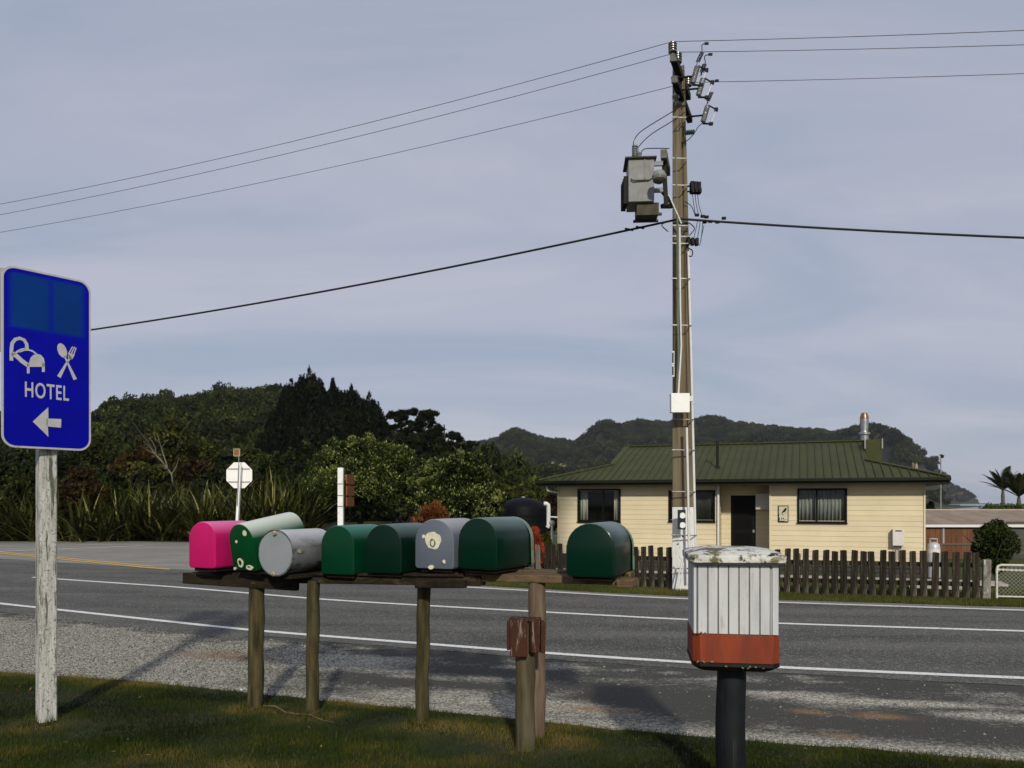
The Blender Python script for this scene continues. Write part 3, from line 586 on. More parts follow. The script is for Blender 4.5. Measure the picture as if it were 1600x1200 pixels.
mx1 = N(t, 'ShaderNodeMath', operation='MAXIMUM'); t.links.new(e1_, mx1.inputs[0]); t.links.new(e2_, mx1.inputs[1]); mx2 = N(t, 'ShaderNodeMath', operation='MAXIMUM'); t.links.new(mx1.outputs[0], mx2.inputs[0]); t.links.new(iv2.outputs[0], mx2.inputs[1])
mm = N(t, 'ShaderNodeMix', data_type='RGBA'); t.links.new(mx2.outputs[0], mm.inputs[0]); t.links.new(old, mm.inputs[6]); mm.inputs[7].default_value = (.0005, .002, .30, 1); t.links.new(mm.outputs[2], p.inputs['Base Color'])
def glyph(name, polys, z=.0035):
    m = MB()
    for pg in polys: m.prism(pg, .0012, z, RS, so)
    return m.build(name, M_refl, pan)
# panel coordinates from the photograph: (px, py) -> fraction across by ray/panel intersection
def sc(px, py):
    a = (px - 800) / F; # point pl + t*u with x = a*y
    t_ = (a * pl.y - pl.x) / (u.x - a * u.y); D = pl.y + t_ * u.y; return (t_, EYE + (HY - py) / F * D - zb)
cz = lambda cx, cy: sc(cx / 3.53, 380 + cy / 3.53)                     # from the enlarged crop of the sign
def ribbon(pts, w):
    pts = [Vector(p).to_2d() for p in pts]; L = []; R_ = []
    for i, p in enumerate(pts):
        d = (pts[min(i + 1, len(pts) - 1)] - pts[max(i - 1, 0)]).normalized(); n = Vector((-d.y, d.x)) * (w[i] if hasattr(w, '__len__') else w) / 2; L.append(p + n); R_.append(p - n)
    return [[tuple(L[i]), tuple(L[i + 1]), tuple(R_[i + 1]), tuple(R_[i])] for i in range(len(pts) - 1)]
bed = []
bed += ribbon([cz(62, 648), cz(62, 590), cz(66, 552), cz(84, 530), cz(108, 524), cz(132, 534), cz(146, 556), cz(148, 584)], .022)
bed += ribbon([cz(64, 620), cz(80, 610), cz(98, 596), cz(118, 586), cz(142, 582)], .012)
bed += ribbon([cz(62, 606), cz(90, 622), cz(120, 650), cz(156, 676)], .030)
bed += ribbon([cz(104, 600), cz(130, 590), cz(155, 588), cz(180, 596), cz(200, 612)], .011)
bed += [[cz(158, 682), cz(246, 682), cz(246, 660), cz(240, 634), cz(224, 616), cz(204, 611), cz(184, 616), cz(168, 632), cz(160, 656)]]
bed += [[cz(148, 718), cz(162, 718), cz(162, 670), cz(148, 662)], [cz(231, 710), cz(246, 710), cz(246, 660), cz(231, 660)]]
glyph('bed_symbol', [p for p in bed])
sf = []
sp_c = [cz(315 + 26 + 24 * math.cos(a) * .95 + 0 * a, 592 + 42 * math.sin(a)) for a in []]
cx0, cy0 = 342, 592
spoon = []
for i in range(16):
    a = 2 * math.pi * i / 16; ex, ey = 24 * math.cos(a), 42 * math.sin(a); rt = rad(-22); spoon.append(cz(cx0 + ex * math.cos(rt) - ey * math.sin(rt), cy0 + ex * math.sin(rt) + ey * math.cos(rt)))
sf.append(spoon); sf += ribbon([cz(354, 620), cz(372, 660), cz(414, 752)], [.010, .012, .026])
sf += ribbon([cz(388, 628), cz(366, 662), cz(324, 738)], [.014, .012, .026]); sf.append([cz(376, 606), cz(400, 638), cz(384, 642), cz(374, 632)]); sf.append([cz(374, 604), cz(378, 636), cz(398, 640), cz(412, 614)])
sf += ribbon([cz(380, 606), cz(400, 570)], .007); sf += ribbon([cz(393, 610), cz(410, 572)], .007); sf += ribbon([cz(406, 614), cz(419, 577)], .007)
glyph('spoon_and_fork_symbol', sf)
glyph('arrow', [[cz(180, 984), cz(265, 905), cz(266, 966), cz(262, 1000), cz(266, 1068)], [cz(255, 967), cz(337, 970), cz(335, 1018), cz(255, 1010)]])
# lettering
fc = bpy.data.curves.new('lettering', 'FONT'); fc.body = 'HOTEL'; fc.size = 1; fc.align_x = 'LEFT'; fc.offset = .012; fc.extrude = .004; fc.space_character = 1.12
to = bpy.data.objects.new('lettering_tmp', fc); COL.objects.link(to); dg = bpy.context.evaluated_depsgraph_get(); me = bpy.data.meshes.new_from_object(to.evaluated_get(dg)); bpy.data.objects.remove(to)
xsv = [v.co.x for v in me.vertices]; ysv = [v.co.y for v in me.vertices]; x0, x1, y0, y1 = min(xsv), max(xsv), min(ysv), max(ysv)
a_ = cz(137, 850); b_ = cz(380, 790)
tx0, ty0 = cz(137, 848); tx1 = cz(379, 800)[0]; th = cz(137, 762)[1] - ty0
for v in me.vertices:
    p = Vector((tx0 + (v.co.x - x0) / (x1 - x0) * (tx1 - tx0), ty0 + (v.co.y - y0) / (y1 - y0) * th, .0024 + (v.co.z) * .3)); v.co = so + RS @ p
me.materials.clear(); me.materials.append(M_refl); lo = bpy.data.objects.new('lettering', me); COL.objects.link(lo); lo.parent = pan
mtg = mat('grey_metal', (.25, .25, .25), rough=.5, metal=.6); m = MB(); m.box(so + RS @ Vector((wS / 2, .30, -.02)), (wS * .8, .03, .04), Matrix((u, nrm, Vector((0, 0, 1)))).transposed()); m.build('bracket', mtg, hs); m = MB(); m.box(so + RS @ Vector((wS / 2, .95, -.02)), (wS * .8, .03, .04), Matrix((u, nrm, Vector((0, 0, 1)))).transposed()); m.build('bracket', mat('grey_metal', (.25, .25, .25), rough=.5, metal=.6), hs)
M_post = mat('peeling_white_paint', (.50, .50, .475), (.34, .34, .31), scale=8, stretch=(3, 3, .6), c3=(.09, .09, .065), s3=7, t3=(.51, .60), st3=(5, 5, .55), c4=(.15, .16, .11), s4=55, t4=(.55, .66), rough=.85, bump=.8, bscale=18, bstretch=(6, 6, .35), bd=.008)
bp = P(59.5, 1140, 5.63) - HO; m = MB(); rp = rotm(0, 0, rad(44)); zt = 2.95
for i in range(8): pass
prof = [(-.056, -.050), (-.050, -.056), (.050, -.056), (.056, -.050), (.056, .050), (.050, .056), (-.050, .056), (-.056, .050)]
m.prism(prof, -.15, 3.0, rp, (bp.x, bp.y + .10, 0)); m.build('post', M_post, hs)
# second panel, seen edge-on behind the left edge
back = thing('grey_sign', 'grey edge of another rounded sign just behind the hotel sign', 'road sign', (-3.66, 5.62, 0))
m = MB(); c2 = P(-20, 415, 5.75); q = rrect(-.26, -.6, .26, .0, .07); m.prism(q, -.004, .0, Matrix((Vector((.95, .3, 0)).normalized(), Vector((0, 0, 1)), Vector((.3, -.95, 0)).normalized())).transposed(), Vector((-3.56, 5.62, c2.z + .0)) - Vector((-3.66, 5.62, 0)) + Vector((-.222, .03, -.03))); m.build('panel', mat('dull_aluminium', (.16, .16, .165), rough=.5, metal=.3), back)

# ------------------------------------------------------------------ white and red newspaper box on a black post
M_nb = mat('box_white_paint', (.50, .51, .52), (.40, .41, .42), scale=5, stretch=(2, 2, .5), c3=(.27, .28, .22), s3=7, t3=(.57, .72), st3=(3, 3, .45), c4=(.12, .12, .08), s4=45, t4=(.70, .76), rough=.55, bump=.15, bscale=25)
M_red = mat('box_red_paint', (.22, .038, .012), (.15, .026, .010), scale=5, stretch=(2, 2, .5), c3=(.10, .03, .018), s3=6, t3=(.57, .74), st3=(2.5, 2.5, .6), rough=.55, bump=.1)
M_blk = mat('box_black_paint', (.004, .004, .004), (.009, .010, .010), scale=6, rough=.6, bump=.2, bscale=20)
M_lid = mat('lichened_white_lid', (.60, .60, .57), (.50, .50, .46), scale=8, c3=(.13, .12, .06), s3=10, t3=(.50, .57), c4=(.03, .032, .02), s4=17, t4=(.58, .63), rough=.85, bump=.9, bscale=26, bd=.012)
nb = thing('newspaper_box', 'white slatted box with red band and lichened lid on a black post', 'mail box', (1.155, 4.22, 0), rad(-8.5))
def nbprof(w, d, c): return [(-w / 2 + c, -d / 2), (w / 2 - c, -d / 2), (w / 2, -d / 2 + c), (w / 2, d / 2 - c), (w / 2 - c, d / 2), (-w / 2 + c, d / 2), (-w / 2, d / 2 - c), (-w / 2, -d / 2 + c)]
Z = lambda py, D=4.0: EYE + (HY - py) / F * D
zt_, zr, zk, zb_ = Z(880), Z(992), Z(1037), Z(1050)
w0 = 133 / F * 4.0; d0 = .44
m = MB(); m.prism(nbprof(w0 - .008, d0 - .008, .035), zr + .001, zt_ + .004); m.build('body', M_nb, nb, bevel=.003)
m = MB(); m.prism(nbprof(w0, d0, .035), zk, zr); m.build('red_band', M_red, nb, bevel=.003)
m = MB(); pa = nbprof(w0 + .004, d0 + .004, .037); pb_ = nbprof(w0 - .07, d0 - .07, .037); m.add([(x, y, zk - .001) for x, y in pa] + [(x, y, zk - .018) for x, y in pa] + [(x, y, zb_ - .004) for x, y in pb_], [tuple(range(8)), tuple(range(16, 24))[::-1]] + [(i + k, (i + 1) % 8 + k, (i + 1) % 8 + k + 8, i + k + 8) for k in (0, 8) for i in range(8)]); m.build('base', M_blk, nb)
yf = -(d0 - .008) / 2
pw = 15.8 / F * 4.0; x0_ = (1086 - 1145.5) / F * 4.0
for i in range(7):
    m = MB(); cx = x0_ + pw * (i + .5); m.box((cx, yf - .004, (Z(884) + Z(991)) / 2), (pw - .006, .012, Z(884) - Z(991))); m.build('slat', M_nb, nb, bevel=.002)
M_gap = mat('dirty_groove', (.10, .105, .075), (.17, .17, .13), scale=20, rough=.9)
m = MB(); m.box((x0_ + pw * 3.5, yf - .0012, (Z(884) + Z(991)) / 2), (pw * 7 + .004, .003, Z(884) - Z(991) + .004)); m.build('backing_board', M_gap, nb)
for x_, w_ in ((x0_ - .012, .014), (x0_ + pw * 7 + .024, .030)):
    m = MB(); m.box((x_, yf - .004, (Z(884) + Z(991)) / 2), (w_, .012, Z(884) - Z(991))); m.build('stile', M_nb, nb, bevel=.002)
m = MB(); m.box((x0_ + pw * 3.5 + .006, yf - .004, Z(881.5)), (pw * 7 + .058, .012, .012)); m.build('top_rail', M_nb, nb, bevel=.002)
lw = 148 / F * 3.95; ld = .56
m = MB(); pa = nbprof(lw, ld, .02); pb2 = nbprof(lw + .004, ld + .004, .02); pc = nbprof(lw - .06, ld - .08, .03); pd = nbprof(lw * .55, ld * .5, .03); zl = Z(879, 3.93)
lv = [(pa, zl - .004), (pb2, zl + .026), (pa, zl + .032), (pc, zl + .046), (pd, zl + .060)]; vs = []
for pg, z in lv: vs += [(x, y, z + .002 * math.sin(x * 40)) for x, y in pg]
m.add(vs, [tuple(range(8))[::-1], tuple(range(32, 40))] + [(i + k, (i + 1) % 8 + k, (i + 1) % 8 + k + 8, i + k + 8) for k in (0, 8, 16, 24) for i in range(8)]); m.build('lid', M_lid, nb, bevel=.004)
M_bpost = mat('flaking_black_paint', (.003, .004, .005), (.008, .010, .012), scale=5, c3=(.05, .053, .055), s3=8, t3=(.60, .75), st3=(5, 5, .3), rough=.6, bump=.4, bscale=20, bstretch=(4, 4, .4))
m = MB(); pts = [(.004 * math.sin(i), 0, -.1 + i * (zb_ + .1) / 8) for i in range(9)]; m.tube(pts, [.081 - .0008 * i for i in range(9)], 20); m.build('post', M_bpost, nb, smooth=50)
# lichen crust on the box
rl = random.Random(4); M_lich = mat('yellow_green_lichen', (.11, .105, .04), (.20, .20, .13), scale=50, rough=.95)
for (x_, y_, s_) in ((-.185, zr + .004, .9), (-.17, zr + .008, 1.2), (-.155, zr + .004, .8), (-.16, zk + .004, 1.0), (-.12, zk + .006, 1.), (-.19, zk + .004, .8), (-.05, zk - .015, 1), (.06, zk - .018, 1.1), (.09, zk - .014, 1.2), (.03, zk - .02, .7), (.13, zk - .02, .6)):
    R_ = rotm(rl.random(), rl.random(), rl.random() * 3); m = MB(); m.box((x_, yf - .008, y_), (.022 * s_, .008, .008 * s_), R_); m.build('lichen', M_lich, nb, bevel=.003)
# ------------------------------------------------------------------ power pole
PO = Vector((3.11, 14.6, 0)); pp = thing('power_pole', 'tall brown power pole with white painted foot', 'power pole', PO)
M_pole = mat('pole_timber', (.105, .080, .045), (.185, .150, .098), scale=6, stretch=(4, 4, .12), c3=(.055, .042, .024), s3=5, t3=(.56, .7), st3=(5, 5, .1), rough=.9, bump=.5, bscale=16, bstretch=(6, 6, .15))
M_pw = mat('pole_white_paint', (.66, .66, .64), (.58, .58, .55), scale=6, stretch=(2, 2, .4), c3=(.22, .21, .16), s3=11, t3=(.60, .70), st3=(3, 3, .5), rough=.75, bump=.3, bscale=15)
W_ = lambda px, py, D=14.45: P(px, py, D) - PO
def polesec(z0, z1, mtl, name, grow=0.0):
    """deep rectangular pole with a recessed web: two flanges and the web, tapering upwards"""
    Rz = rotm(0, 0, rad(-14))
    def ww(z): k = z / 9.55; return (.43 - .22 * k) / 2 + grow, (.30 - .10 * k) / 2 + grow
    m = MB(); zs = [z0, z1]; vs = []
    for z in zs:
        a, b = ww(z); pr = [(-a, -b), (-a + .05, -b - .02), (a * .28, -b - .02), (a * .36, -b + .03), (a * .44, -b + .03), (a * .52, -b), (a, -b), (a, b), (-a, b)]
        for x, y in pr: q = Rz @ Vector((x, y, 0)); vs.append((q.x - (.5 - .3 * z / 9.55) * 0 + (.045 - .012 * z), q.y, z))
    n = 9; m.add(vs, [tuple(range(n))[::-1], tuple(range(n, 2 * n))] + [(i, (i + 1) % n, n + (i + 1) % n, n + i) for i in range(n)]); return m.build(name, mtl, pp, bevel=.006)
polesec(1.52, 9.52, M_pole, 'shaft'); polesec(-.3, 1.515, M_pw, 'painted_foot', .004)
M_dk = mat('black_fitting', (.005, .005, .005), (.010, .010, .010), scale=10, rough=.6, spec=.12)
M_tarred = mat('tarred_crossarm', (.004, .004, .004), (.011, .010, .009), scale=8, rough=.8, bump=.4)
M_insul = mat('brown_glazed_porcelain', (.07, .06, .05), (.12, .11, .09), scale=4, rough=.2, coat=.5)
M_steel = mat('pole_steel', (.34, .34, .34), (.22, .22, .22), scale=12, rough=.45, metal=.6)
M_gpor = mat('grey_porcelain', (.30, .31, .32), (.20, .21, .21), scale=12, rough=.35, coat=.3)
M_endp = mat('dull_end_plate', (.10, .105, .11), (.06, .062, .065), scale=12, rough=.6)
M_cable = mat('black_cable', (.008, .008, .009), rough=.6)
M_wire = mat('aluminium_conductor', (.10, .10, .105), rough=.6, metal=.3)
M_pvc = mat('white_conduit', (.62, .62, .60), (.54, .54, .52), scale=8, rough=.5)
M_pvcg = mat('grey_green_cable', (.12, .16, .13), rough=.6)
# crossarms (run away from the viewer)
A1a, A1b = W_(1052, 90, 13.75), W_(1075, 152, 15.35); A2a, A2b = W_(1054, 124, 13.8), W_(1078, 188, 15.4)
m = MB(); m.beam(A1a, A1b, .11, .12); m.build('crossarm', M_tarred, pp, bevel=.006)
m = MB(); m.beam(A2a, A2b, .10, .11); m.build('crossarm', M_tarred, pp, bevel=.006)
m = MB(); m.beam(A1a + Vector((0, -.012, 0)), A1a + Vector((.004, .03, 0)), .114, .125); m.build('end_plate', M_endp, pp); m = MB(); m.beam(A2a + Vector((0, -.012, 0)), A2a + Vector((.004, .03, 0)), .104, .115); m.build('end_plate', M_endp, pp)
def pin_ins(c, r=.075, h=.17):
    m = MB(); pf = [(r * .35, -.07), (r * .4, 0), (r * .95, .0)]
    for i in range(4): z = h * (i / 4); pf += [(r, z + .012), (r, z + h / 8), (r * .78, z + h / 8 + .005), (r * .78, z + h / 4 - .002)]
    pf += [(r * .8, h), (r * .45, h + .02), (r * .2, h + .022)]; m.lathe(pf, c, 16); return m.build('insulator', M_insul, pp, smooth=30)
i1 = A1a + Vector((.0, .06, .12)); i2 = A1a.lerp(A1b, .28) + Vector((.0, 0, .12)); i3 = A1a.lerp(A1b, .88) + Vector((.03, 0, .13))
for c in (i1, i2, i3): pin_ins(c)
for k_ in (.3, .46):
    c = A2a.lerp(A2b, k_) + Vector((-.07, -.05, -.10)); m = MB(); m.lathe([(.03, -.07), (.045, -.06), (.03, -.045), (.05, -.03), (.03, -.015), (.05, 0), (.03, .015), (.045, .03), (.02, .05)], c, 12, rotm(0, rad(80), 0)); m.build('strain_insulator', M_gpor, pp, smooth=30)
# drop-out fuses
for (fx, fy) in ((1086, 117), (1095, 136), (1102, 178)):
    c = W_(fx, fy, 14.2 if fy < 160 else 14.9); tl = rotm(0, rad(16), 0); k = 14.6 / F
    f = bpy.data.objects.new('dropout_fuse', None)
    m = MB(); pf = []
    for i in range(9): z = (-13 + i * 3.0) * k; pf += [(.045, z), (.052, z + .012), (.036, z + .018), (.036, z + .030)]
    m.lathe(pf, c, 12, tl); fb = m.build('dropout_fuse', M_gpor, pp, smooth=30)
    a = c + tl @ Vector((0, 0, 15 * k)); b = c + tl @ Vector((0, 0, -16 * k)); ot = c + tl @ Vector((.17, -.03, 10 * k)); ob = c + tl @ Vector((.15, -.03, -14 * k))
    m = MB(); m.cyl(a, ot, .014, 8); m.box(ot, (.06, .05, .06)); m.build('fuse_bracket', M_dk, fb); m = MB(); m.cyl(b, ob, .018, 8); m.box(ob, (.07, .05, .05)); m.build('fuse_bracket', M_dk, fb)
    m = MB(); m.cyl(ot, ob, .014, 8); m.build('fuse_tube', mat('pale_fuse_tube', (.55, .56, .58), rough=.4), fb, smooth=40)
    m = MB(); q = c + tl @ Vector((0, 0, -2 * k)); m.cyl(q, q + Vector((-.42, -.02, -.05)), .018, 8); m.build('fuse_arm', M_dk, fb)
def sag(a, b, s, n=24): return [a.lerp(b, i / n) - Vector((0, 0, s * 4 * (i / n) * (1 - i / n))) for i in range(n + 1)]
def wire_obj(name, pts, r, label, mtl=M_wire, cat='wire', group=None, n=6):
    b = Vector(pts[0]); m = MB(); m.tube([Vector(p) - b for p in pts], r, n); o = m.build(name, mtl, smooth=60); o.location = b; return tag(o, label, cat, group)
def throughpix(p0, pxm, pym, slope_, ext, s):
    """wire from p0 passing over pixel (pxm, pym) in the plan direction of given slope, carried on to its next pole"""
    a = (pxm - 800) / F; D = (p0.y - slope_ * p0.x) / (1 - slope_ * a); pm = P(pxm, pym, D); d = pm - p0
    t_ = 1 / ext; end_z = p0.z + (pm.z - p0.z + s * 4 * t_ * (1 - t_)) / t_; e = Vector((p0.x + d.x * ext, p0.y + d.y * ext, end_z)); return sag(p0, e, s, 40)
tops = [PO + c + Vector((0, 0, .19)) for c in (i1, i2, i3)]; tops[2] += Vector((0, 0, -.12))
for tp, (ly, ry, lab) in zip(tops, ((319, 47.5, 'top'), (335.5, 70, 'middle'), (363, 115, 'lowest'))):
    wire_obj('power_line', throughpix(tp, 0, ly, -.37, 2.4, .95), .0055, f'thin {lab} high voltage wire running left from the pole', group='high voltage wires')
    wire_obj('power_line', throughpix(tp, 1600, ry, -.13, 6.0, .5), .0055, f'thin {lab} high voltage wire running right from the pole', group='high voltage wires')
lvp = PO + W_(1062, 342, 14.4)
wire_obj('service_cable', throughpix(lvp, 145, 515, -.37, 2.2, .55), .021, 'thick black cable sagging left towards the hotel sign', M_cable, 'cable', n=8)
wire_obj('service_cable', throughpix(lvp, 1600, 371.5, -.13, 6.0, .9), .021, 'thick black cable running right above the house', M_cable, 'cable', n=8)
# jumper wires and spring tails
def jw(pts, r=.008, name='jumper_wire', mtl=M_cable):
    q = [W_(*p) for p in pts]; out = []
    for i in range(len(q) - 1):
        p0 = q[max(i - 1, 0)]; p1 = q[i]; p2 = q[i + 1]; p3 = q[min(i + 2, len(q) - 1)]
        for k in range(6): t_ = k / 6; out.append(.5 * ((2 * p1) + (p2 - p0) * t_ + (2 * p0 - 5 * p1 + 4 * p2 - p3) * t_ ** 2 + (-p0 + 3 * p1 - 3 * p2 + p3) * t_ ** 3))
    out.append(q[-1]); m = MB(); m.tube(out, r, 6); return m.build(name, mtl, pp, smooth=60)
jw([(991, 232, 14.1), (990, 222, 14.1), (1002, 205, 14.1), (1045, 178, 14.2), (1066, 165, 14.3)]); jw([(996, 232, 14.1), (1004, 222, 14.1), (1020, 208, 14.1), (1046, 192, 14.2), (1070, 176, 14.3)]); jw([(1002, 243, 14.1), (1003, 236, 14.1), (1012, 232, 14.1), (1046, 232, 14.1)])
jw([(1066, 225, 14.4), (1078, 216, 14.4), (1087, 205, 14.5), (1091, 198, 14.6), (1099, 191, 14.8)]); jw([(1104, 68, 14.1), (1097, 70, 14.1), (1097, 78, 14.1), (1096, 84, 14.1)]); jw([(1109, 85, 14.1), (1101, 88, 14.1), (1102, 98, 14.1), (1098, 104, 14.1), (1096, 118, 14.2)]); jw([(1119, 126, 14.9), (1111, 131, 14.9), (1109, 142, 14.9), (1107, 152, 14.9), (1106, 162, 14.9)])
for (x0_, y0_, x1_, y1_, D) in ((1097, 82, 1090, 97, 14.2), (1101, 100, 1096, 113, 14.2), (1112, 144, 1106, 158, 14.9)):
    a, b = W_(x0_, y0_, D), W_(x1_, y1_, D); m = MB(); pts = [a.lerp(b, i / 40) + Vector((.035 * math.cos(i * .95), .035 * math.sin(i * .95), 0)) for i in range(41)]; m.tube(pts, .007, 5); m.tube([b, b + (b - a) * .5], .006, 5); m.build('coiled_tail', M_cable, pp)
for (x_, y_, D) in ((1104, 68, 14.1), (1110, 85, 14.1), (1120, 126, 14.9)): m = MB(); m.box(W_(x_, y_, D), (.07, .03, .035)); m.build('clamp', M_dk, pp)
c = W_(1077, 207, 14.3); m = MB(); m.lathe([(.02, -.09)] + [(.05 if i % 2 else .028, -.08 + i * .018) for i in range(10)] + [(.02, .1)], c, 12, rotm(0, rad(84), 0)); m.build('strain_insulator', mat('green_glass_insulator', (.02, .06, .05), rough=.15), pp, smooth=30)
jw([(1070, 190, 14.4), (1070, 203, 14.4), (1073, 208, 14.35)], .014)
# transformer
tr = bpy.data.objects.new('transformer', None)
M_tr = mat('transformer_grey', (.17, .175, .172), (.23, .235, .23), scale=5, c3=(.12, .115, .10), s3=4, t3=(.58, .72), st3=(2, 2, .6), rough=.6, bump=.15)
M_trd = mat('transformer_underside', (.045, .040, .026), (.075, .066, .045), scale=8, rough=.8)
TD = 14.0; k = TD / F; zt0, zb0 = W_(1000, 247, TD).z, W_(1000, 314, TD).z; zb1 = zb0 - .16; cx = W_(1004, 280, TD).x; tw = 40 * k; Rt = rotm(0, 0, rad(-4))
trc = Vector((cx, W_(1000, 280, TD).y + .28, 0))
m = MB(); m.box(trc + Vector((0, 0, (zt0 + zb0) / 2)), (tw, .52, zt0 - zb0), Rt); body = m.build('transformer_tank', M_tr, pp, bevel=.008)
m = MB(); m.box(trc + Vector((.12, 0, zb0 - .09)), (tw * .86, .40, .18), Rt); m.build('tank_sump', M_trd, body)
for dy_ in (-.17, .17): m = MB(); m.box(trc + Vector((.13, dy_, zb0 - .195)), (tw * 1.0, .06, .035), Rt); m.build('skid', M_trd, body)
m = MB(); m.box(trc + Vector((-.01, 0, zt0 + .012)), (tw + .10, .62, .026), Rt); m.build('tank_lid', M_trd, body, bevel=.004)
m = MB(); m.box(trc + Vector((.04, -.27, (zt0 + zb0) / 2 + .2)), (.018, .02, .36), Rt); m.build('seam', M_tr, body)
zz = W_(1000, 281, TD).z; m = MB()
m.tube([trc + Vector((-tw * .46, -.275, zz + .02)), trc + Vector((-tw * .36, -.285, zz - .012)), trc + Vector((tw * .26, -.285, zz - .005)), trc + Vector((tw * .40, -.275, zz + .04)), trc + Vector((tw * .5, -.27, zz + .04))], .012, 6); m.build('tank_rib', M_trd, body)
for i in range(4): m = MB(); m.box(trc + Vector((-tw / 2 - .05, -.18 + i * .12, (W_(980, 272, TD).z + W_(980, 315, TD).z) / 2)), (.085, .03, 43 * k), Rt); m.build('cooling_fin', M_dk, body)
for dz in (.40, -.22): m = MB(); m.box(trc + Vector((tw / 2 + .02, -.22, (zt0 + zb0) / 2 + dz * .75)), (.24, .05, .075), Rt); m.build('hanger_plate', M_tr, body)
for (bx, by, s) in ((992, 238, 1.0), (998, 243, .65)):
    c = W_(bx, by + 6, TD + .1); m = MB(); pf = [(.02, -.02)]
    for i in range(5): pf += [(.048 * s, i * .040 * s), (.056 * s, i * .04 * s + .012), (.03 * s, i * .04 * s + .02), (.03 * s, i * .04 * s + .036 * s)]
    pf += [(.012, .22 * s), (.010, .28 * s)]; m.lathe(pf, c, 14); m.build('bushing', M_gpor, body, smooth=30)
bA, bB = W_(1037, 240, 14.0), W_(1046, 262, 14.75)
m = MB(); m.beam(bA, bB + Vector((0, .2, 0)), .11, .15); m.build('bracket_beam', mat('grey_timber', (.10, .095, .08), (.16, .15, .125), scale=8, rough=.9, bump=.4), pp, bevel=.005)
m = MB(); m.beam(W_(1037, 246, 14.2), W_(1041, 322, 14.2), .06, .07); m.beam(W_(1034, 322, 14.2), W_(1050, 322, 14.3), .07, .07); m.beam(W_(1035, 300, 14.2), W_(1050, 318, 14.25), .04, .05); m.build('bracket', M_dk, pp)
c = W_(1030, 277, 13.7); m = MB(); m.lathe([(.03, .10), (.10, .085), (.125, .02), (.12, -.02), (.11, -.03)], c, 18, rotm(rad(-12), 0, 0)); lmp = m.build('lamp_housing', M_tr, pp, smooth=40)
m = MB(); m.lathe([(.112, -.025), (.11, -.06), (.07, -.09), (.01, -.10)], c, 18, rotm(rad(-12), 0, 0)); m.build('lamp_lens', mat('dirty_lens', (.09, .085, .06), (.13, .12, .09), scale=8, rough=.4), lmp, smooth=40)
# chain of twisted cable, fuse banks
a, b = W_(1046, 307, 14.2), W_(1064, 348, 14.25); m = MB()
for i in range(16): m.box(a.lerp(b, i / 15), (.035, .03, .02), rotm(0, .8, 0))
m.build('twisted_cable', mat('pale_cable', (.55, .55, .52), rough=.6), pp)
for i in range(3):
    m = MB(); m.box(W_(1081 + i * 5.4, 293 + i * .5, 14.5), (.066, .12, .20)); m.box(W_(1082 + i * 5.6, 299, 14.45), (.055, .12, .08)); m.build('fuse_block', M_dk, pp, bevel=.01)
    m = MB(); m.box(W_(1075.5 + i * 6.5, 377 + i * .6, 14.4), (.06, .10, .125)); m.build('fuse_block', M_dk, pp, bevel=.008)
    jw([(1082 + i * 4, 303, 14.5), (1084 + i * 4, 320, 14.5), (1087 + i * 5, 338, 14.45)], .006); jw([(1090 + i * 4, 345, 14.45), (1087 + i * 5, 360, 14.45), (1083 + i * 6, 377, 14.45)], .006)
for y_ in (291.5, 300): m = MB(); m.cyl(W_(1066, y_, 14.5), W_(1080, y_ - 1, 14.5), .016, 8); m.build('standoff', M_dk, pp)
for (x_, y_) in ((1089, 336), (1098, 338), (1104, 339), (1101, 347), (1110, 346), (1121, 347), (1131, 341)): m = MB(); m.box(W_(x_, y_, 14.4), (.075, .05, .045)); m.build('cable_clamp', M_dk, pp, bevel=.008)
jw([(1070, 315, 14.4), (1080, 322, 14.4), (1086, 336, 14.4)], .007); jw([(1064, 352, 14.3), (1075, 348, 14.3), (1085, 357, 14.3), (1077, 368, 14.3)], .009); jw([(1076, 388, 14.4), (1082, 392, 14.4), (1081, 400, 14.4), (1076, 400, 14.4)], .010); jw([(1100, 352, 14.4), (1096, 370, 14.4), (1093, 383, 14.4), (1089, 378, 14.4)], .006)
jw([(1042, 347, 14.3), (1034, 352, 14.3), (1044, 362, 14.3)], .009)
for (x_, y_) in ((983, 357.5), (1000, 354.5)): m = MB(); m.box(W_(x_, y_ + 1, 14.9), (.16, .03, .03), rotm(0, rad(10), 0)); m.build('cable_clamp', M_dk, pp)
# conduits down the pole and straps
def run(x0_, y0_, x1_, y1_, r, mtl, D=14.22, mid=None, name='conduit'):
    pts = [W_(x0_, y0_, D)] + ([W_(*q, D) for q in mid] if mid else []) + [W_(x1_, y1_, D)]; m = MB(); m.tube(pts, r, 8); return m.build(name, mtl, pp, smooth=50)
run(1075.5, 393, 1088, 905, .024, M_pvc, 14.42, [(1080, 560)]); run(1062, 355, 1060, 616, .017, M_pvc, 14.22, [(1063, 480), (1064.5, 540)]); run(1073, 668, 1077.5, 905, .022, M_pvc, 14.18, [(1075, 760)])
run(1056, 240, 1061, 612, .012, M_pvcg, 14.25, [(1058, 330), (1058.5, 420), (1062.5, 500)], 'cable'); run(1059, 330, 1059.5, 614, .010, M_pvcg, 14.23, [(1060, 480)], 'cable')
run(1062, 870, 1057, 915, .014, M_pvc, 14.1, [(1066, 875)], 'stay_tube'); run(1068, 880, 1063, 916, .014, M_pvc, 14.1, None, 'stay_tube')
def pole_x(y):  # left and right edge of the pole in the photograph
    return (1047.5 - (y - 105) * 0.0, 1067 + (y - 105) * .0245)
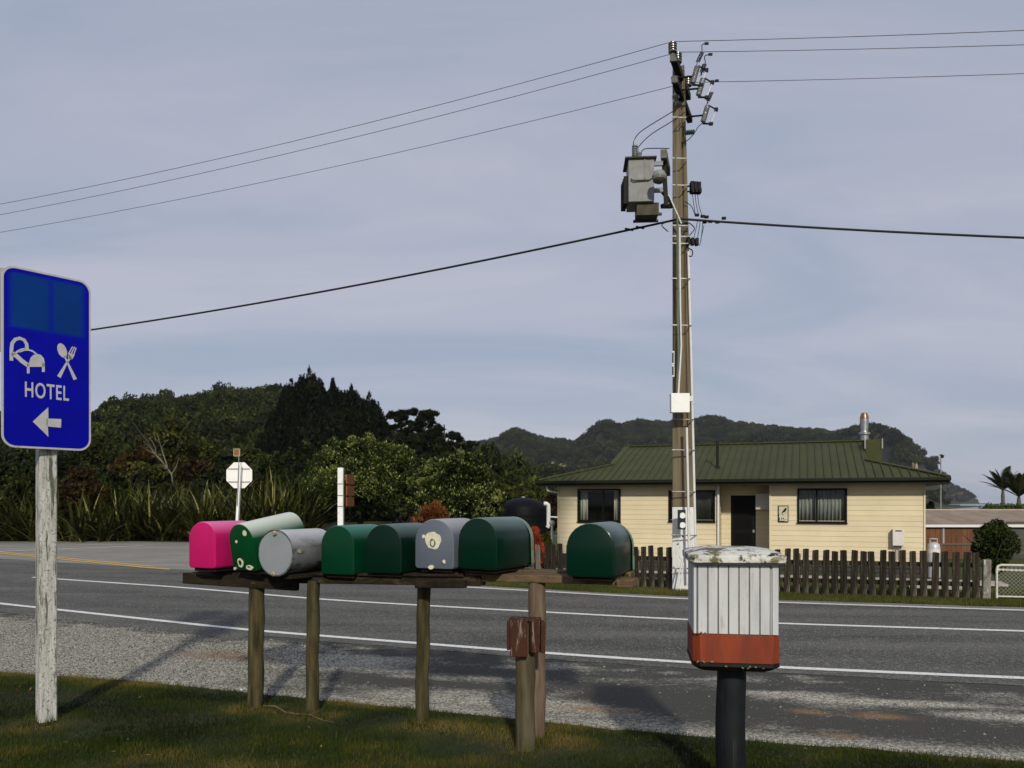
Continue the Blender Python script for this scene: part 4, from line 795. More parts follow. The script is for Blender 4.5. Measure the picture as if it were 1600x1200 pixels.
for y_ in (183, 247, 289, 352, 369, 380, 435, 508, 655, 703, 768, 836, 888):
    x0_, x1_ = pole_x(y_); m = MB(); m.tube([W_(x0_ + 2.5, y_, 14.5), W_(x0_ + 3, y_, 14.28), W_(x1_ - 3, y_ + .5, 14.24), W_(x1_ + 3, y_ + .5, 14.4)], .011, 6); m.build('strap', M_steel if y_ > 400 else M_pvc, pp)
# meter box, tags
m = MB(); m.box(W_(1062, 630, 14.12), (29 * 14.1 / F, .14, 30 * 14.1 / F)); mb_ = m.build('meter_box', mat('meter_box_white', (.78, .78, .76), (.72, .72, .70), scale=10, rough=.5, c4=(.35, .33, .3), s4=30, t4=(.70, .74)), pp, bevel=.006)
m = MB(); m.box(W_(1079.5, 623, 14.3), (.06, .06, .09)); m.build('hinge_box', M_pvc, pp)
Dn = 14.17
m = MB(); m.box(W_(1065, 812, Dn), (12.5 * Dn / F, .006, 31 * Dn / F)); tg = m.build('tag_plate', mat('tag_black', (.010, .014, .013), rough=.5), pp)
for y_ in (805.5, 820.5):
    m = MB(); m.cyl(W_(1066.5, y_, Dn - .012), W_(1066.5, y_, Dn), 4.6 * Dn / F, 20); m.build('reflector_disc', mat('disc_white', (.70, .72, .70), rough=.4), tg)
for y_, r_ in ((833, .006), (838, .018)): m = MB(); m.cyl(W_(1067, y_, Dn - .006), W_(1067, y_, Dn + .01), r_, 10); m.build('bolt_hole', M_dk, pp)
for (ya, yb) in ((551, 567), (572.5, 586)):
    m = MB(); m.box(W_(1051.8, (ya + yb) / 2, 14.2), (.042, .006, (yb - ya + 5) * 14.2 / F)); lb = m.build('number_plate', M_pvc, pp)
    m = MB(); m.box(W_(1051.4, (ya + yb) / 2, 14.195), (.026, .006, (yb - ya) * 14.2 / F)); m.build('number_strip', M_dk, lb)

# ------------------------------------------------------------------ picket fence and gate
M_pick = mat('picket_wood', (.010, .008, .005), (.034, .026, .017), scale=5, stretch=(3, 3, .4), c3=(.11, .10, .085), s3=6, t3=(.55, .68), st3=(5, 5, .4), c4=(.045, .048, .016), s4=9, t4=(.60, .70), rough=.95, bump=.7, bscale=18, bstretch=(6, 6, .4), rnd=.45)
M_pick_l = mat('grey_picket_wood', (.075, .065, .050), (.14, .12, .095), scale=5, stretch=(3, 3, .4), c3=(.045, .034, .022), s3=6, t3=(.56, .68), st3=(5, 5, .4), rough=.95, bump=.7, bscale=18, bstretch=(6, 6, .4), rnd=.3)
fe = thing('picket_fence', 'old dark wooden picket fence between road verge and yard', 'fence', (2.5, 14.9, 0)); FO = Vector((2.5, 14.9, 0))
pm = []
for k_ in range(5):
    m = MB(); h = .785 + .006 * k_; sl = (k_ - 2) * .004; w = .102 + .004 * (k_ % 3); t2 = .012
    pts = [(-w / 2, 0), (w / 2, 0), (w / 2 + .002, h * .5), (w / 2 - .003, h + sl), (0, h + .004), (-w / 2 + .003, h - sl), (-w / 2 - .002, h * .5)]
    m.prism(pts, -t2, t2, Matrix(((1, 0, 0), (0, 0, -1), (0, 1, 0)))); o = m.build('picket_src', M_pick if k_ % 5 else M_pick_l, bevel=.003); pm.append(o)
x = -.02; i = 0; rf = random.Random(5)
while x < 7.70:
    y = float(fence_line(x)); sl = float(fence_line(x + .1) - fence_line(x - .1)) / .2; src = pm[rf.choice([1, 2, 3, 4]) if x > 1.3 or rf.random() < .3 else 0]
    o = bpy.data.objects.new('picket', src.data); COL.objects.link(o); o.parent = fe
    b = o.modifiers.new('bevel', 'BEVEL'); b.width = .003; b.limit_method = 'ANGLE'
    o.location = Vector((x, y, -.02 + rf.uniform(-.018, .014))) - FO; o.rotation_euler = (rad(rf.uniform(-2, 2)), rad(rf.uniform(-2.2, 2.2)), math.atan(sl))
    x += .157 / math.sqrt(1 + sl * sl) * rf.uniform(.93, 1.07); i += 1
for o in pm: bpy.data.objects.remove(o)
for zr_ in (.245, .56):
    xs_ = np.arange(-.1, 7.75, 1.3)
    for a_, b_ in zip(xs_[:-1], xs_[1:]):
        p = Vector((a_, float(fence_line(a_)) + .045, zr_)) - FO; q = Vector((b_ - .01, float(fence_line(b_ - .01)) + .045, zr_)) - FO; m = MB(); m.beam(p, q, .045, .075); m.build('rail', M_pick, fe)
for x_ in (-.15, 2.35, 5.0):
    m = MB(); m.box(Vector((x_, float(fence_line(x_)) + .11, .33)) - FO, (.09, .09, .76)); m.build('post', M_pick_l, fe, bevel=.005)
M_lpost = mat('lichened_post', (.26, .25, .22), (.10, .09, .07), scale=11, stretch=(1.5, 1.5, .6), c3=(.42, .42, .38), s3=9, t3=(.55, .62), rough=.95, bump=.8, bscale=22)
m = MB(); m.box(Vector((7.80, float(fence_line(7.80)) - .01, .28)) - FO, (.115, .10, .76), rotm(0, rad(1), rad(-15)), .96); m.build('end_post', M_lpost, fe, bevel=.006, label='pale lichen covered end post')
gt = thing('gate', 'white tube framed wire mesh gate beside the end of the picket fence', 'gate', (7.95, 13.12, 0), rad(-14))
M_gw = mat('gate_white_paint', (.58, .58, .52), (.42, .41, .34), scale=14, rough=.6)
gp = [(0, 0, .03), (0, 0, .50), (.015, 0, .555), (.06, 0, .575), (2.6, 0, .575), (2.66, 0, .555), (2.68, 0, .5), (2.68, 0, .03)]; m = MB(); m.tube(gp, .019, 8); m.build('frame', M_gw, gt, smooth=60)
m = MB(); m.beam((0, .02, .50), (2.68, .02, .44), .03, .03); m.cyl((0, 0, .06), (2.68, 0, .06), .014, 8); m.build('cross_rail', M_gw, gt)
m = MB(); s_ = .062
def seg(a, b):
    a = Vector(a); b = Vector(b); d = (b - a).normalized(); n = Vector((-d.z, 0, d.x)) * .0022; m.add([a + n, b + n, b - n, a - n, a + Vector((0, .003, 0)), b + Vector((0, .003, 0))], [(0, 1, 2, 3), (0, 4, 5, 1), (3, 2, 5, 4)])
for i in range(-9, 44):
    for sg in (1, -1):
        x0_ = i * s_; za, zc_ = .06, .565; xa, xb = (x0_, x0_ + .505) if sg > 0 else (x0_ + .505, x0_)
        t0, t1 = 0.0, 1.0; dx_ = xb - xa
        lo_, hi_ = sorted(((0 - xa) / dx_, (2.68 - xa) / dx_)); t0 = max(t0, lo_); t1 = min(t1, hi_)
        if t1 > t0: seg((xa + dx_ * t0, 0, za + .505 * t0), (xa + dx_ * t1, 0, za + .505 * t1))
m.build('wire_mesh', mat('mesh_wire', (.24, .24, .21), rough=.6), gt)
# ------------------------------------------------------------------ house
HA = Vector((1.69, 28.6, 0)); HR = rad(-20); c20, s20 = math.cos(HR), math.sin(-HR)
house = thing('house', 'cream weatherboard bungalow with dark green ribbed metal roof', 'house', HA, HR)
def hx(px, v=0.0): a = (px - 800) / F; return (a * (HA.y + v * c20) - HA.x - v * s20) / (c20 + a * s20)
def hz(py, x, v=0.0): D = HA.y - x * s20 + v * c20; return EYE + (HY - py) / F * D
LW = 11.67; ZB, ZT = -.30, 2.17
M_board = mat('cream_weatherboard', (.62, .535, .36), (.57, .49, .32), scale=1.2, rough=.6, c3=(.40, .34, .21), s3=2.5, t3=(.66, .8), st3=(.4, 1, 1), rnd=.035)
M_bsub = mat('wall_shadow_gap', (.20, .17, .11), rough=.9)
M_roof = mat('green_roof_steel', (.040, .045, .014), (.052, .057, .020), scale=1.5, c3=(.075, .078, .045), s3=14, t3=(.70, .78), rough=.6, spec=.15)
M_fas = mat('dark_green_fascia', (.007, .0085, .004), (.010, .012, .006), scale=3, rough=.5, spec=.15)
M_sof = mat('soffit_lining', (.17, .16, .12), rough=.8)
M_frm = mat('dark_window_frame', (.004, .004, .003), rough=.5, spec=.12)
M_dark = mat('dark_room', (.005, .005, .005), rough=.9)
M_curt = mat('pale_curtain', (.80, .80, .70), (.62, .62, .54), scale=3, stretch=(6, 6, .2), rough=.9)
M_net = mat('net_curtain', (.62, .63, .63), (.20, .21, .21), scale=5, stretch=(9, 9, .3), rough=.9)
def glass_mat():
    m = bpy.data.materials.new('window_glass'); m.use_nodes = True; t = m.node_tree; o = t.nodes['Material Output']; t.nodes.remove(t.nodes['Principled BSDF'])
    a = N(t, 'ShaderNodeBsdfTransparent'); a.inputs[0].default_value = (.82, .84, .82, 1); g = N(t, 'ShaderNodeBsdfGlossy'); g.inputs['Roughness'].default_value = .03; g.inputs[0].default_value = (.30, .31, .30, 1); f = N(t, 'ShaderNodeFresnel'); f.inputs[0].default_value = 1.5
    x = N(t, 'ShaderNodeMixShader'); t.links.new(f.outputs[0], x.inputs[0]); t.links.new(a.outputs[0], x.inputs[1]); t.links.new(g.outputs[0], x.inputs[2]); t.links.new(x.outputs[0], o.inputs[0]); return m
M_glass = glass_mat()
wins = []                                                             # (x0, x1, z0, z1)
for (pa, pb, ya, yb) in ((903, 970, 764, 815), (1045, 1117.5, 766, 815), (1246, 1323.5, 763, 817)):
    x0, x1 = hx(pa), hx(pb); xm = (x0 + x1) / 2; wins.append((x0, x1, hz(yb, xm), hz(ya, xm)))
xr0, xr1 = hx(1122), hx(1204); RV = 1.0                                # porch recess
dx0, dx1 = hx(1142, RV), hx(1181, RV); dz1 = hz(771, dx0, RV)
def spans(x0, x1, z0, z1, holes):
    sp = [(x0, x1)]
    for a, b, c, d in holes:
        if c < (z0 + z1) / 2 < d:
            q = []
            for p0, p1 in sp:
                if b <= p0 or a >= p1: q.append((p0, p1)); continue
                if a > p0: q.append((p0, a))
                if b < p1: q.append((b, p1))
            sp = q
    return [s for s in sp if s[1] - s[0] > .02]
nb_ = 15; ph = (ZT - ZB) / nb_
def wall_run(x0, x1, v, holes, ax='x'):
    for i in range(nb_):
        z0 = ZB + i * ph; z1 = z0 + ph
        for a, b in spans(x0, x1, z0, z1, holes):
            m = MB(); e = .0015
            if ax == 'x':
                vs = [(a + e, v - .024, z0), (b - e, v - .024, z0), (b - e, v - .012, z1 - .004), (a + e, v - .012, z1 - .004), (a + e, v, z0), (b - e, v, z0), (b - e, v, z1 - .004), (a + e, v, z1 - .004)]
            else:                                                      # side wall: x0, x1 run along y at x = v, facing ax sign
                sgn = ax; vs = [(v + sgn * .030, a + e, z0), (v + sgn * .030, b - e, z0), (v + sgn * .012, b - e, z1 - .004), (v + sgn * .012, a + e, z1 - .004), (v, a + e, z0), (v, b - e, z0), (v, b - e, z1 - .004), (v, a + e, z1 - .004)]
            m.add(vs, [(0, 1, 2, 3), (7, 6, 5, 4), (0, 4, 5, 1), (1, 5, 6, 2), (2, 6, 7, 3), (3, 7, 4, 0)]); m.build('weatherboard', M_board, house)
wall_run(0, xr0, 0, wins[:2]); wall_run(xr1, LW, 0, wins[2:]); wall_run(xr0 + .0, xr1, RV, [(dx0, dx1, -2, dz1)])
wall_run(0.002, RV, xr0, [], 1); wall_run(.002, RV, xr1, [], -1); wall_run(0, 8, 0, [], -1); wall_run(0, 8, LW, [], 1)
# backing walls with the openings left open
def back(x0, x1, v, holes):
    xs_ = sorted({x0, x1, *[h[0] for h in holes], *[h[1] for h in holes]}); m = MB()
    for a, b in zip(xs_[:-1], xs_[1:]):
        h = [q for q in holes if q[0] < (a + b) / 2 < q[1]]
        for c, d in ([(ZB - .02, ZT + .06)] if not h else [(ZB - .02, h[0][2]), (h[0][3], ZT + .06)]):
            if d > c: m.box(((a + b) / 2, v + .05, (c + d) / 2), (b - a, .09, d - c))
    m.build('wall_frame', M_bsub, house)
back(0.0, xr0 - .002, 0, wins[:2]); back(xr1 + .002, LW, 0, wins[2:]); back(xr0 - .1, xr1 + .1, RV, [(dx0, dx1, ZB - .03, dz1)])
m = MB(); m.box((xr0 - .052, RV / 2 + .05, (ZB + ZT) / 2), (.09, RV - .1, ZT - ZB)); m.box((xr1 + .052, RV / 2 + .05, (ZB + ZT) / 2), (.09, RV - .1, ZT - ZB)); m.box((.05, 4, (ZB + ZT) / 2), (.09, 7.8, ZT - ZB)); m.box((LW - .05, 4, (ZB + ZT) / 2), (.09, 7.8, ZT - ZB)); m.box((LW / 2, 8, (ZB + ZT) / 2), (LW, .09, ZT - ZB)); m.build('wall_frame', M_bsub, house)
for x in (-.028, xr0 + .01, xr1 - .012, LW + .028):
    m = MB(); m.box((x, -.022, (ZB + ZT) / 2), (.05, .05, ZT - ZB - .004)); m.build('corner_board', M_board, house)
m = MB(); m.box((LW / 2, .06, -.55), (LW, .12, .5)); m.build('foundation', mat('dark_base_boards', (.035, .035, .03), (.06, .06, .05), scale=4, rough=.9), house)
for k_ in range(2): m = MB(); m.box((LW / 2, -.02, -.40 - .14 * k_), (LW, .03, .09)); m.build('base_board', MATS['dark_base_boards'], house)
def drape(x0, x1, z0, z1, v, m_, name, par, folds):
    n = max(6, int(folds * 6)); vs = []
    for i in range(n + 1):
        x = x0 + (x1 - x0) * i / n; y = v + .03 * math.sin(i / n * folds * 2 * math.pi); vs += [(x, y, z0), (x, y, z1)]
    mb = MB(); mb.add(vs, [(2 * i, 2 * i + 2, 2 * i + 3, 2 * i + 1) for i in range(n)]); o = mb.build(name, m_, par, smooth=80); so_ = o.modifiers.new('thickness', 'SOLIDIFY'); so_.thickness = .004; return o
def window(w, mull, curtain):
    x0, x1, z0, z1 = w; t = .055; par = None
    mb = MB(); mb.box(((x0 + x1) / 2, -.02, z0 + t / 2), (x1 - x0, .09, t)); mb.box(((x0 + x1) / 2, -.02, z1 - t / 2), (x1 - x0, .09, t)); mb.box((x0 + t / 2, -.02, (z0 + z1) / 2), (t, .09, z1 - z0 - 2 * t)); mb.box((x1 - t / 2, -.02, (z0 + z1) / 2), (t, .09, z1 - z0 - 2 * t))
    par = mb.build('window', M_frm, house)
    xs_ = [x0 + t] + mull + [x1 - t]
    for q in mull: mb = MB(); mb.box((q, -.015, (z0 + z1) / 2), (.05, .06, z1 - z0 - 2 * t - .004)); mb.build('mullion', M_frm, par)
    for a, b in zip(xs_[:-1], xs_[1:]): mb = MB(); mb.box(((a + b) / 2, .0, (z0 + z1) / 2), (b - a - .03, .005, z1 - z0 - 2 * t)); mb.build('pane', M_glass, par)
    mb = MB(); mb.add([(x0, .08, z0), (x1, .08, z0), (x1, .08, z1), (x0, .08, z1), (x0, .9, z0), (x1, .9, z0), (x1, .9, z1), (x0, .9, z1)], [(4, 5, 6, 7), (0, 4, 7, 3), (1, 2, 6, 5), (0, 1, 5, 4), (3, 7, 6, 2)]); mb.build('room_lining', M_dark, par)
    for a, b, mt, f in curtain: drape(a, b, z0 + .04, z1 - .03, .16, mt, 'curtain', par, f)
    mb = MB(); mb.box(((x0 + x1) / 2, -.045, z0 - .012), (x1 - x0 + .04, .10, .024)); mb.build('sill', M_frm, par)
x0, x1, z0, z1 = wins[0]; window(wins[0], [hx(943)], [(x0 + .06, hx(917), M_curt, 2), (hx(958), x1 - .06, M_curt, 1.6)])
x0, x1, z0, z1 = wins[1]; window(wins[1], [x0 + (x1 - x0) * .36], [(x0 + .06, x1 - .06, mat('dim_blind', (.07, .07, .07), (.05, .05, .05), scale=2, rough=.8), 3)])
x0, x1, z0, z1 = wins[2]; window(wins[2], [hx(1276)], [(x0 + .06, hx(1275), M_net, 4), (hx(1278), x1 - .06, M_net, 7)])
# door in the porch recess
m = MB(); m.box(((dx0 + dx1) / 2, RV + .03, (ZB + dz1) / 2), (dx1 - dx0, .06, dz1 - ZB)); dr = m.build('door', M_frm, house)
for a, b in ((ZB + .15, .55), (.68, dz1 - .13)):
    m = MB(); m.box(((dx0 + dx1) / 2, RV - .004, (a + b) / 2), (dx1 - dx0 - .26, .006, b - a)); m.build('pane', mat('door_screen', (.002, .002, .002), rough=.5, spec=.1), dr)
m = MB(); m.box((dx1 - .07, RV - .03, .62), (.06, .04, .10)); m.build('handle', M_steel, dr)
m = MB(); a, b = hx(1180.5, .6), hx(1202, .6); m.box(((a + b) / 2, .80, (hz(771, a, .6) + hz(796, a, .6)) / 2), (b - a, .38, hz(771, a, .6) - hz(796, a, .6))); m.build('porch_cupboard', mat('cupboard_white', (.50, .48, .44), rough=.6), house, bevel=.01)
m = MB(); m.box((hx(1163, .8), .85, 2.1), (.10, .08, .08)); m.build('porch_light', mat('porch_lamp_glass', (.55, .42, .18), rough=.4), house, bevel=.01)
m = MB(); m.cyl((hx(1122.5), -.075, ZB), (hx(1122.5), -.075, ZT), .040, 12); m.build('downpipe', M_pvc, house, smooth=50)
m = MB(); m.tube([(-.32, -.50, 2.17), (-.32, -.42, 2.04), (-.20, -.25, 1.98), (-.02, -.06, 1.96)], .038, 10); m.build('downpipe', M_pvc, house, smooth=50)
# roof
ex0, ex1, ey0, ey1, ez = -.6, LW + .6, -.6, 8.6, 2.36; gx0, gx1, gy, gzz = 1.62, 10.2, 1.4, 2.99; rz_ = 3.80; ry = 4.0
m = MB(); m.add([(ex0, ey0, ez), (ex1, ey0, ez), (gx1, gy, gzz), (gx0, gy, gzz), (gx0, ry, rz_), (gx1, ry, rz_), (ex1, ey1, ez), (ex0, ey1, ez), (gx1, 8 - gy, gzz), (gx0, 8 - gy, gzz)],
    [(0, 1, 2, 3), (3, 2, 5, 4), (1, 6, 8, 2), (7, 0, 3, 9), (6, 7, 9, 8), (8, 9, 4, 5), (3, 4, 9), (2, 8, 5), (0, 7, 6, 1)]); m.build('roof', M_roof, house)
rib_me = None; x = ex0 + .12
while x < ex1 - .05:
    f_ = min(1, (x - ex0) / (gx0 - ex0), (ex1 - x) / (ex1 - gx1))
    yt, zt2 = (ry, rz_) if f_ >= 1 else (ey0 + (gy - ey0) * f_, ez + (gzz - ez) * f_)
    m = MB(); a = Vector((x, ey0 - .03, ez + .004)); b = Vector((x, gy, gzz + .006)) if f_ >= 1 else Vector((x, yt, zt2 + .004))
    w = .022; hh = .032
    def rib(a, b): m.add([a + Vector((-w, 0, 0)), a + Vector((w, 0, 0)), a + Vector((w * .5, 0, hh)), a + Vector((-w * .5, 0, hh)), b + Vector((-w, 0, 0)), b + Vector((w, 0, 0)), b + Vector((w * .5, 0, hh)), b + Vector((-w * .5, 0, hh))], [(0, 1, 2, 3), (4, 7, 6, 5), (0, 3, 7, 4), (3, 2, 6, 7), (2, 1, 5, 6)])
    rib(a, b)
    if f_ >= 1: rib(b, Vector((x, ry, rz_ + .004)))
    m.build('roof_rib', M_roof, house); x += .245
def cap(a, b, name='ridge_cap'):
    m = MB(); m.beam(a, b, .20, .045); m.build(name, M_roof, house, bevel=.01)
cap((gx0 - .08, ry, rz_ + .03), (gx1 + .08, ry, rz_ + .03)); cap((ex0, ey0, ez + .03), (gx0 + .05, gy + .03, gzz + .03), 'hip_cap'); cap((ex1, ey0, ez + .03), (gx1 - .05, gy + .03, gzz + .03), 'hip_cap'); cap((gx0, gy, gzz + .03), (gx0, ry, rz_ + .02), 'barge_cap')
m = MB(); m.box(((ex0 + ex1) / 2, ey0 - .02, ez - .10), (ex1 - ex0 + .06, .04, .19)); m.box((ex0 - .02, 4, ez - .10), (.04, 9.2, .19)); m.box((ex1 + .02, 4, ez - .10), (.04, 9.2, .19)); m.build('fascia', M_fas, house)
m = MB(); m.box(((ex0 + ex1) / 2, ey0 - .09, ez - .055), (ex1 - ex0 + .10, .10, .11)); m.build('gutter', M_fas, house, bevel=.02)
m = MB(); m.box((LW / 2, ey0 + .3, ez - .185), (ex1 - ex0 - .02, .58, .012)); m.box((ex0 + .29, 4.3, ez - .185), (.56, 8, .012)); m.box((ex1 - .29, 4.3, ez - .185), (.56, 8, .012)); m.box(((xr0 + xr1) / 2, .55, ez - .187), (xr1 - xr0 - .01, 1.0, .012)); m.build('soffit', M_sof, house)
m = MB(); m.box((gx1 + .27, 3.4, 3.32), (.52, 1.5, .90)); m.build('chimney_saddle', M_roof, house, bevel=.01)
for x in (gx1 + .0, gx1 + .54): m = MB(); m.box((x, 2.62, 3.62), (.04, .05, .34)); m.build('flashing', M_steel, house)
M_flue = mat('flue_steel', (.42, .42, .42), (.30, .30, .30), scale=8, rough=.35, metal=.85); M_cop = mat('heat_tinted_cowl', (.30, .15, .085), (.22, .13, .085), scale=9, rough=.35, metal=.7)
fx_, fy_ = hx(1350.5, 4.3), 4.3; fz = lambda py: hz(py, fx_, fy_)
m = MB(); m.lathe([(.14, fz(693)), (.14, fz(680)), (.20, fz(679)), (.20, fz(676)), (.13, fz(675)), (.12, fz(672)), (.155, fz(660)), (.15, fz(655))], (fx_, fy_, 0), 20); fl = m.build('flue', M_flue, house, smooth=40)
m = MB(); m.lathe([(.15, fz(655)), (.145, fz(651)), (.10, fz(645.5)), (.08, fz(645))], (fx_, fy_, 0), 20); m.build('cowl', M_cop, fl, smooth=40)
m = MB(); m.box((fx_, fy_, 3.78), (.44, .44, .14)); m.build('flue_base', M_fas, fl)
def roofz(y): return ez + (y - ey0) * (gzz - ez) / (gy - ey0) if y < gy else gzz + (y - gy) * (rz_ - gzz) / (ry - gy)
vy = .75; vx = hx(1121, vy); m = MB(); m.cyl((vx, vy, roofz(vy) - .02), (vx, vy, hz(689, vx, vy)), .045, 12); m.lathe([(.10, roofz(vy)), (.05, roofz(vy) + .10)], (vx, vy, 0), 12); m.build('vent_pipe', M_fas, house, smooth=40)
# wall plaque with a perching bird
pq = thing('wall_plaque', 'small black framed plaque of a perching bird on the cream wall', 'plaque', HA + Matrix.Rotation(HR, 3, 'Z') @ Vector((0, 0, 0)), HR)
a, b = hx(1216), hx(1232); z0, z1 = hz(815.5, a), hz(790, a); v0 = -.034; w_ = b - a; h_ = z1 - z0
m = MB(); m.box(((a + b) / 2, v0 - .008, (z0 + z1) / 2), (w_, .014, h_)); m.build('plate', mat('plaque_cream', (.55, .52, .38), (.46, .43, .31), scale=12, rough=.6), pq)
for c_, d_ in (((a + .01, z0 + h_ / 2), (.022, h_)), ((b - .01, z0 + h_ / 2), (.022, h_)), ((a + w_ / 2, z1 - .01), (w_ - .046, .020)), ((a + w_ / 2, z0 + .012), (w_ - .046, .026))):
    m = MB(); m.box((c_[0], v0 - .012, c_[1]), (d_[0], .026, d_[1])); m.build('frame_strip', M_frm, pq)
RB = Matrix(((1, 0, 0), (0, 0, -1), (0, 1, 0)))
pf = lambda q: [((a + w_ * x), (z1 - h_ * y)) for x, y in q]
m = MB(); m.prism(pf([(.80, .13), (.84, .17), (.78, .30), (.66, .38), (.48, .42), (.36, .50), (.31, .50), (.33, .44), (.50, .28), (.60, .20), (.70, .14)][::-1]), 0, .004, RB, (0, v0 - .015, 0)); m.build('bird', M_dk, pq)
m = MB(); m.prism(pf([(.64, .36), (.68, .35), (.68, .42), (.64, .43)][::-1]), 0, .004, RB, (0, v0 - .015, 0))
for q in ([(.06, .52), (.11, .52), (.10, .66), (.05, .68)], [(.14, .20), (.22, .24), (.18, .27)], [(.08, .74), (.16, .72), (.13, .96), (.06, .96)], [(.28, .74), (.37, .75), (.36, .84), (.30, .86)], [(.46, .76), (.55, .72), (.54, .84), (.44, .86)], [(.62, .86), (.78, .84), (.78, .88), (.62, .89)], [(.22, .92), (.62, .93), (.62, .96), (.22, .97)], [(.30, .58), (.44, .54), (.60, .55), (.40, .58)]):
    m.prism(pf(q), 0, .004, RB, (0, v0 - .015, 0))
m.build('marks', M_frm, pq)
# water heater, gas bottles
M_app = mat('appliance_white', (.62, .58, .55), (.56, .53, .50), scale=4, rough=.5)
wh = thing('water_heater', 'small white gas water heater on the cream wall near the right corner', 'water heater', HA, HR)
a, b = hx(1393.5), hx(1411.5); z0, z1 = hz(852, a), hz(826.5, a); m = MB(); m.box(((a + b) / 2, -.15, (z0 + z1) / 2), (b - a, .22, z1 - z0)); m.build('case', M_app, wh, bevel=.012)
m = MB(); m.box(((a + b) / 2, -.263, z1 - .05), ((b - a) * .55, .006, .035)); m.build('flue_slot', M_frm, wh)
for k_ in (.25, .5, .75): m = MB(); m.cyl((a + (b - a) * k_, -.12, z0), (a + (b - a) * k_, -.12, z0 - .45), .014, 8); m.build('pipe', M_steel, wh)
M_gas = mat('gas_bottle_paint', (.50, .52, .53), (.42, .44, .45), scale=4, rough=.4, metal=.2)
for k_, (px, lab) in enumerate(((1447.5, 'tall pale gas bottle standing beside the right house corner'),)):
    x_ = hx(px, -.1 + k_ * .0); c = HA + Matrix.Rotation(HR, 3, 'Z') @ Vector((LW + .30, .15, 0)); zb2 = gz(c.x, c.y)
    gb = thing('gas_bottle', lab, 'gas bottle', (c.x, c.y, zb2), 0)
    m = MB(); m.lathe([(.15, 0), (.16, .03), (.185, .06), (.185, .98), (.17, 1.06), (.11, 1.12), (.05, 1.14)], (0, 0, 0), 20); m.build('cylinder', M_gas, gb, smooth=35)
    m = MB(); m.tube([(.11, 0, 1.12), (.11, 0, 1.24)], .014, 6); m.tube([(-.11, 0, 1.12), (-.11, 0, 1.24)], .014, 6); m.tube([(0.11 * math.cos(q / 12 * 6.283), .11 * math.sin(q / 12 * 6.283), 1.24) for q in range(13)], .014, 6); m.build('collar', M_gas, gb)
    m = MB(); m.cyl((0, 0, 1.13), (0, 0, 1.21), .03, 8); m.build('valve', mat('brass_valve', (.20, .13, .07), rough=.5, metal=.5), gb)
    m = MB(); m.lathe([(.187, .80), (.187, .93)], (0, 0, 0), 20); m.build('label_band', mat('bottle_label', (.62, .60, .56), rough=.6), gb)

# yard paths
M_path = mat('concrete_path', (.42, .39, .34), (.34, .32, .28), scale=3, rough=.85, bump=.2)
def ribbon_path(a, b, w, lab):
    a = Vector(a); b = Vector(b); d = (b - a).normalized(); n = Vector((-d.y, d.x)) * w / 2; m = MB(); vs = []; k = 14
    for i in range(k + 1):
        q = a.lerp(b, i / k); z = gz(q.x, q.y) + .045
        vs += [(q.x + n.x, q.y + n.y, z), (q.x - n.x, q.y - n.y, z)]
    m.add(vs, [(2 * i, 2 * i + 1, 2 * i + 3, 2 * i + 2) for i in range(k)]); o = m.build('path', M_path); so_ = o.modifiers.new('thickness', 'SOLIDIFY'); so_.thickness = .06; so_.offset = -1 if False else 1; tag(o, lab, kind='structure')
Rh = Matrix.Rotation(HR, 2)
def hw(x, y): q = Rh @ Vector((x, y)); return (HA.x + q.x, HA.y + q.y)
ribbon_path(hw(-2, -1.6), hw(13.5, -1.6), 1.0, 'concrete path running along the front of the house'); ribbon_path((7.75, 14.6), (12.0, 22.3), .9, 'concrete path from the gate to the house')

# ------------------------------------------------------------------ black water tank and pipe
tk = thing('water_tank', 'round black plastic water tank with a domed top beside the house', 'water tank', (.56, 40, -.76))
M_tank = mat('black_tank_plastic', (.003, .0033, .0045), (.005, .0053, .007), scale=2, rough=.55, spec=.08)
r_ = 1.24; zo = .76; Zt = lambda py: EYE + (HY - py) / F * 40 + zo
pf_ = [(r_, 0)]
for i in range(7): z = .25 + i * .24; pf_ += [(r_, z), (r_ + .008, z + .04), (r_, z + .08)]
pf_ += [(r_, Zt(795)), (r_ * .97, Zt(791)), (r_ * .8, Zt(785.5)), (r_ * .5, Zt(780.5)), (r_ * .2, Zt(778)), (.05, Zt(777.6))]
m = MB(); m.lathe(pf_, (0, 0, 0), 48); m.build('tank_shell', M_tank, tk, smooth=40)
m = MB(); m.lathe([(.10, Zt(778)), (.09, Zt(776)), (.04, Zt(775.5))], (0, 0, 0), 12); m.build('inlet_cap', M_steel, tk)
k40 = 38 / F; q = lambda px, py: ((px - 817.8) * k40 , -1.3 , EYE + (HY - py) * k40 + zo)
m = MB(); m.tube([q(850, 787), q(854, 787), q(857, 789), q(857.5, 793), q(857.5, 822), q(855.5, 825)], .10, 12); m.build('overflow_pipe', M_pvc, tk, smooth=50)
m = MB(); m.tube([q(858, 808), q(878, 809)], .035, 8); m.build('feed_pipe', M_pvc, tk, smooth=50)
tp_ = thing('water_tap_post', 'short white standpipe between tank and house corner', 'standpipe', P(862.5, 850, 30)); m = MB(); b_ = P(862.5, 850, 30); m.tube([(0, 0, -.6), (0, 0, .72)], .045, 8); m.lathe([(.05, .70), (.10, .74), (.11, .80), (.07, .86), (.02, .88)], (0, 0, 0), 12); m.build('pipe', M_pvc, tp_, smooth=50)
m = MB(); m.cyl((0, 0, .3), (.2, 0, .3), .03, 8); m.build('tap', M_pvc, tp_)

